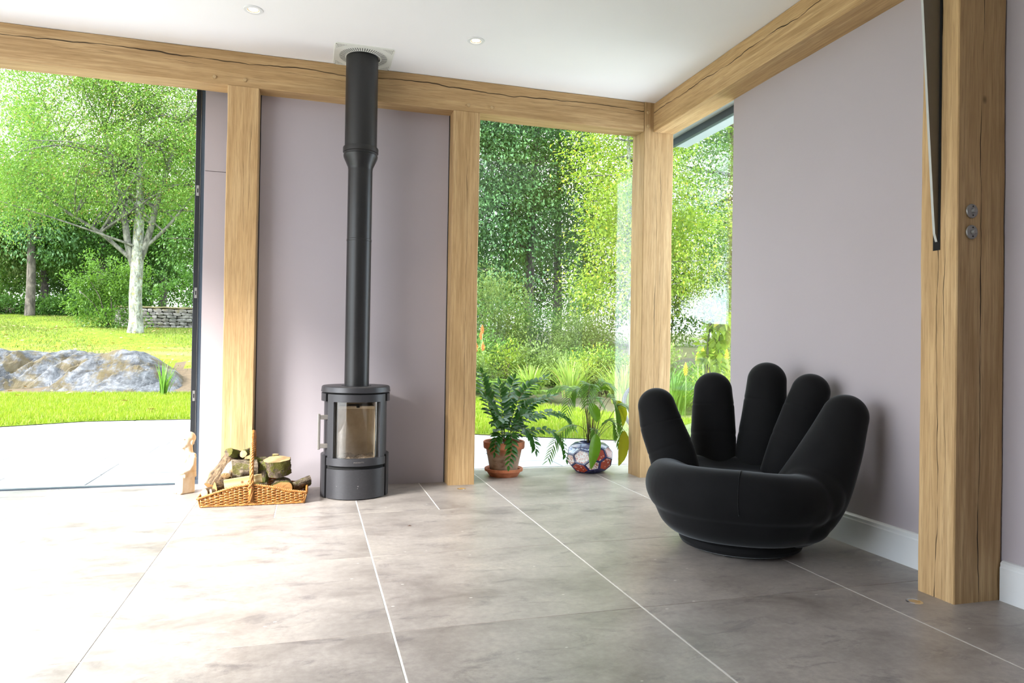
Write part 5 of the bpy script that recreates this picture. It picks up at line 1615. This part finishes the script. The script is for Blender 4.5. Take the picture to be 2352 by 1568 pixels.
def outdoor_fern(base, seed, n=13, L=.75):
    root = tag(empty('garden_fern', base), 'pale green fern spreading at the bed edge', 'fern', 'ferns at the bed edge')
    rr = random.Random(seed)
    for k in range(n):
        a = 2 * math.pi * k / n + rr.uniform(-.2, .2); l = L * rr.uniform(.7, 1.1)
        P = [Vector((math.cos(a) * l * .75 * f, math.sin(a) * l * .75 * f, l * (.85 * f - .55 * f * f))) for f in [i / 24 for i in range(25)]]
        mb = MB()
        for i in range(2, 25):
            t = (P[i] - P[i - 1]).normalized(); sdv = t.cross(Vector((0, 0, 1))).normalized()
            w = .16 * l * math.sin(math.pi * min(1, (i / 25) ** .7)) + .006
            for s in (-1, 1):
                tip = P[i] + sdv * (s * w) + t * (w * .3) + Vector((0, 0, -.12 * w)); d = (tip - P[i]); nn = d.cross(Vector((0, 0, 1))).normalized() * (.007 + .015 * l)
                mb.add([P[i], P[i] + d * .4 - nn, tip, P[i] + d * .4 + nn], [(0, 1, 2, 3)])
        tag(mb.build('frond', M['lf_fern'], root, sm=False), kind='stuff')
M['lf_fern'] = leafmat('pale_fern', (.15, .29, .04), (.28, .42, .08), .5, .5)
for k, (x, y) in enumerate(((2.75, 11.4), (3.25, 11.7), (3.0, 10.9), (2.35, 11.7), (3.6, 10.6))): outdoor_fern((x, y, gz(x, y)), 150 + k)
# red hot poker flowers
M['orange_fl'] = plain('orange_petals', (.62, .12, .02), .6, mott=.4, scale=40); M['yellow_fl'] = plain('yellow_petals', (.62, .40, .01), .6, mott=.3, scale=40)
M['fl_stem'] = plain('flower_stem', (.10, .16, .04), .6, mott=.3)
def poker(x, y, h, mat, label, grp, name, l=.16, r=.032):
    t = tag(empty(name, (x, y, gz(x, y))), label, 'flower', grp)
    mb = MB(); mb.tube([(0, 0, 0), (.01, 0, h * .6), (0, 0, h)], [.009, .008, .006], 6); mb.build('stem', M['fl_stem'], t)
    mb = MB(); rr = random.Random(int(x * 1000))
    for i in range(42):
        f = i / 42; a = i * 2.4; rad = r * math.sin(math.pi * (.15 + .8 * f)); z = h - l * .5 + l * f
        b0 = Vector((math.cos(a) * rad * .2, math.sin(a) * rad * .2, z)); d = Vector((math.cos(a) * rad, math.sin(a) * rad, -.015))
        mb.tube([b0, b0 + d], [.006, .003], 4)
    tag(mb.build('flower_head', M[mat], t), kind='stuff')
for x, y, h in ((3.05, 12.6, 1.05), (3.10, 12.9, .92), (2.92, 12.5, .72), (3.02, 12.4, .75)): poker(x, y, h, 'orange_fl', 'tall orange poker flower in the garden bed', 'orange poker flowers', 'poker_flower')
for x, y, h in ((5.15, 8.55, .86), (5.35, 8.75, .92), (5.05, 8.7, .70), (5.75, 9.1, .95), (5.5, 8.5, .80), (6.1, 9.3, .9)): poker(x, y, h, 'yellow_fl', 'yellow flower spike outside the side window', 'yellow flower spikes', 'flower_spike', .18, .03)
# climber on a stake beside the side window
cl = tag(empty('climbing_vine', (3.56, 5.62, -.02)), 'yellow-green climbing vine outside the side window', 'climber')
mb = MB()
for k in range(5):
    rr = random.Random(k + 5); mb.tube([Vector(p) for p in catmull([(rr.uniform(-.05, .05), rr.uniform(-.05, .05), 0), (rr.uniform(-.1, .1), rr.uniform(-.05, .05), .5), (rr.uniform(-.08, .08), 0, 1.0), (rr.uniform(-.08, .1), 0, 1.42)], 12)], .006, 5)
tag(mb.build('stems', M['bark_wood'], cl), kind='stuff')
rg = np.random.default_rng(77)
P_, U_ = blob_points([(.03, 0, 1.22, .12, .12, .18), (-.03, 0, .95, .12, .12, .18), (0, 0, .62, .11, .11, .2), (.02, 0, .3, .12, .12, .22)], 70, rg, .6)
C_ = np.repeat(P_, 7, 0) + rg.normal(0, .03, (490, 3))
fo = link('foliage', leaf_mesh('foliage', C_, np.repeat(U_, 7, 0) + np.array([0, 0, -.4]), .10 * rg.uniform(.6, 1.2, 490), 78, .62, droop=.5), M['lf_bright'], cl); fo['kind'] = 'stuff'
# boulder and a dark hoop in the bed
def boulder(base, r, label, seed):
    bm = bmesh.new(); bmesh.ops.create_icosphere(bm, subdivisions=4, radius=1)
    for v in bm.verts:
        k = 1 + .18 * mn.noise(v.co * 1.4 + Vector((seed, 0, 0))) + .06 * mn.noise(v.co * 5)
        v.co = Vector((v.co.x * r[0] * k, v.co.y * r[1] * k, v.co.z * r[2] * k))
    o = bm_obj('boulder', bm, M['boulder'], None, base, True); return tag(o, label, 'rock')
M['boulder'] = plain('pale_boulder', (.30, .27, .22), .9, mott=.4, scale=7, bump=.6)
boulder((5.18, 13.4, gz(5.18, 13.4) + .12), (.34, .28, .24), 'pale rounded boulder among the bed plants', 3)
bm = bmesh.new()
V, F = [], []
for i in range(49):
    a = 2 * math.pi * i / 48
    for k in range(8):
        b = 2 * math.pi * k / 8; V.append(((.26 + .022 * math.cos(b)) * math.cos(a), .022 * math.sin(b), .26 + .022 + (.26 + .022 * math.cos(b)) * math.sin(a)))
for i in range(48):
    for k in range(8): F.append((i * 8 + k, i * 8 + (k + 1) % 8, (i + 1) * 8 + (k + 1) % 8, (i + 1) * 8 + k))
hoop = link('garden_hoop', py_mesh('garden_hoop', V, F, True), M['frame_black'], None, (3.72, 7.35, -.01)); hoop.rotation_euler = (math.radians(-12), 0, math.radians(20))
tag(hoop, 'dark metal hoop standing on the lawn behind the corner post', 'hoop')
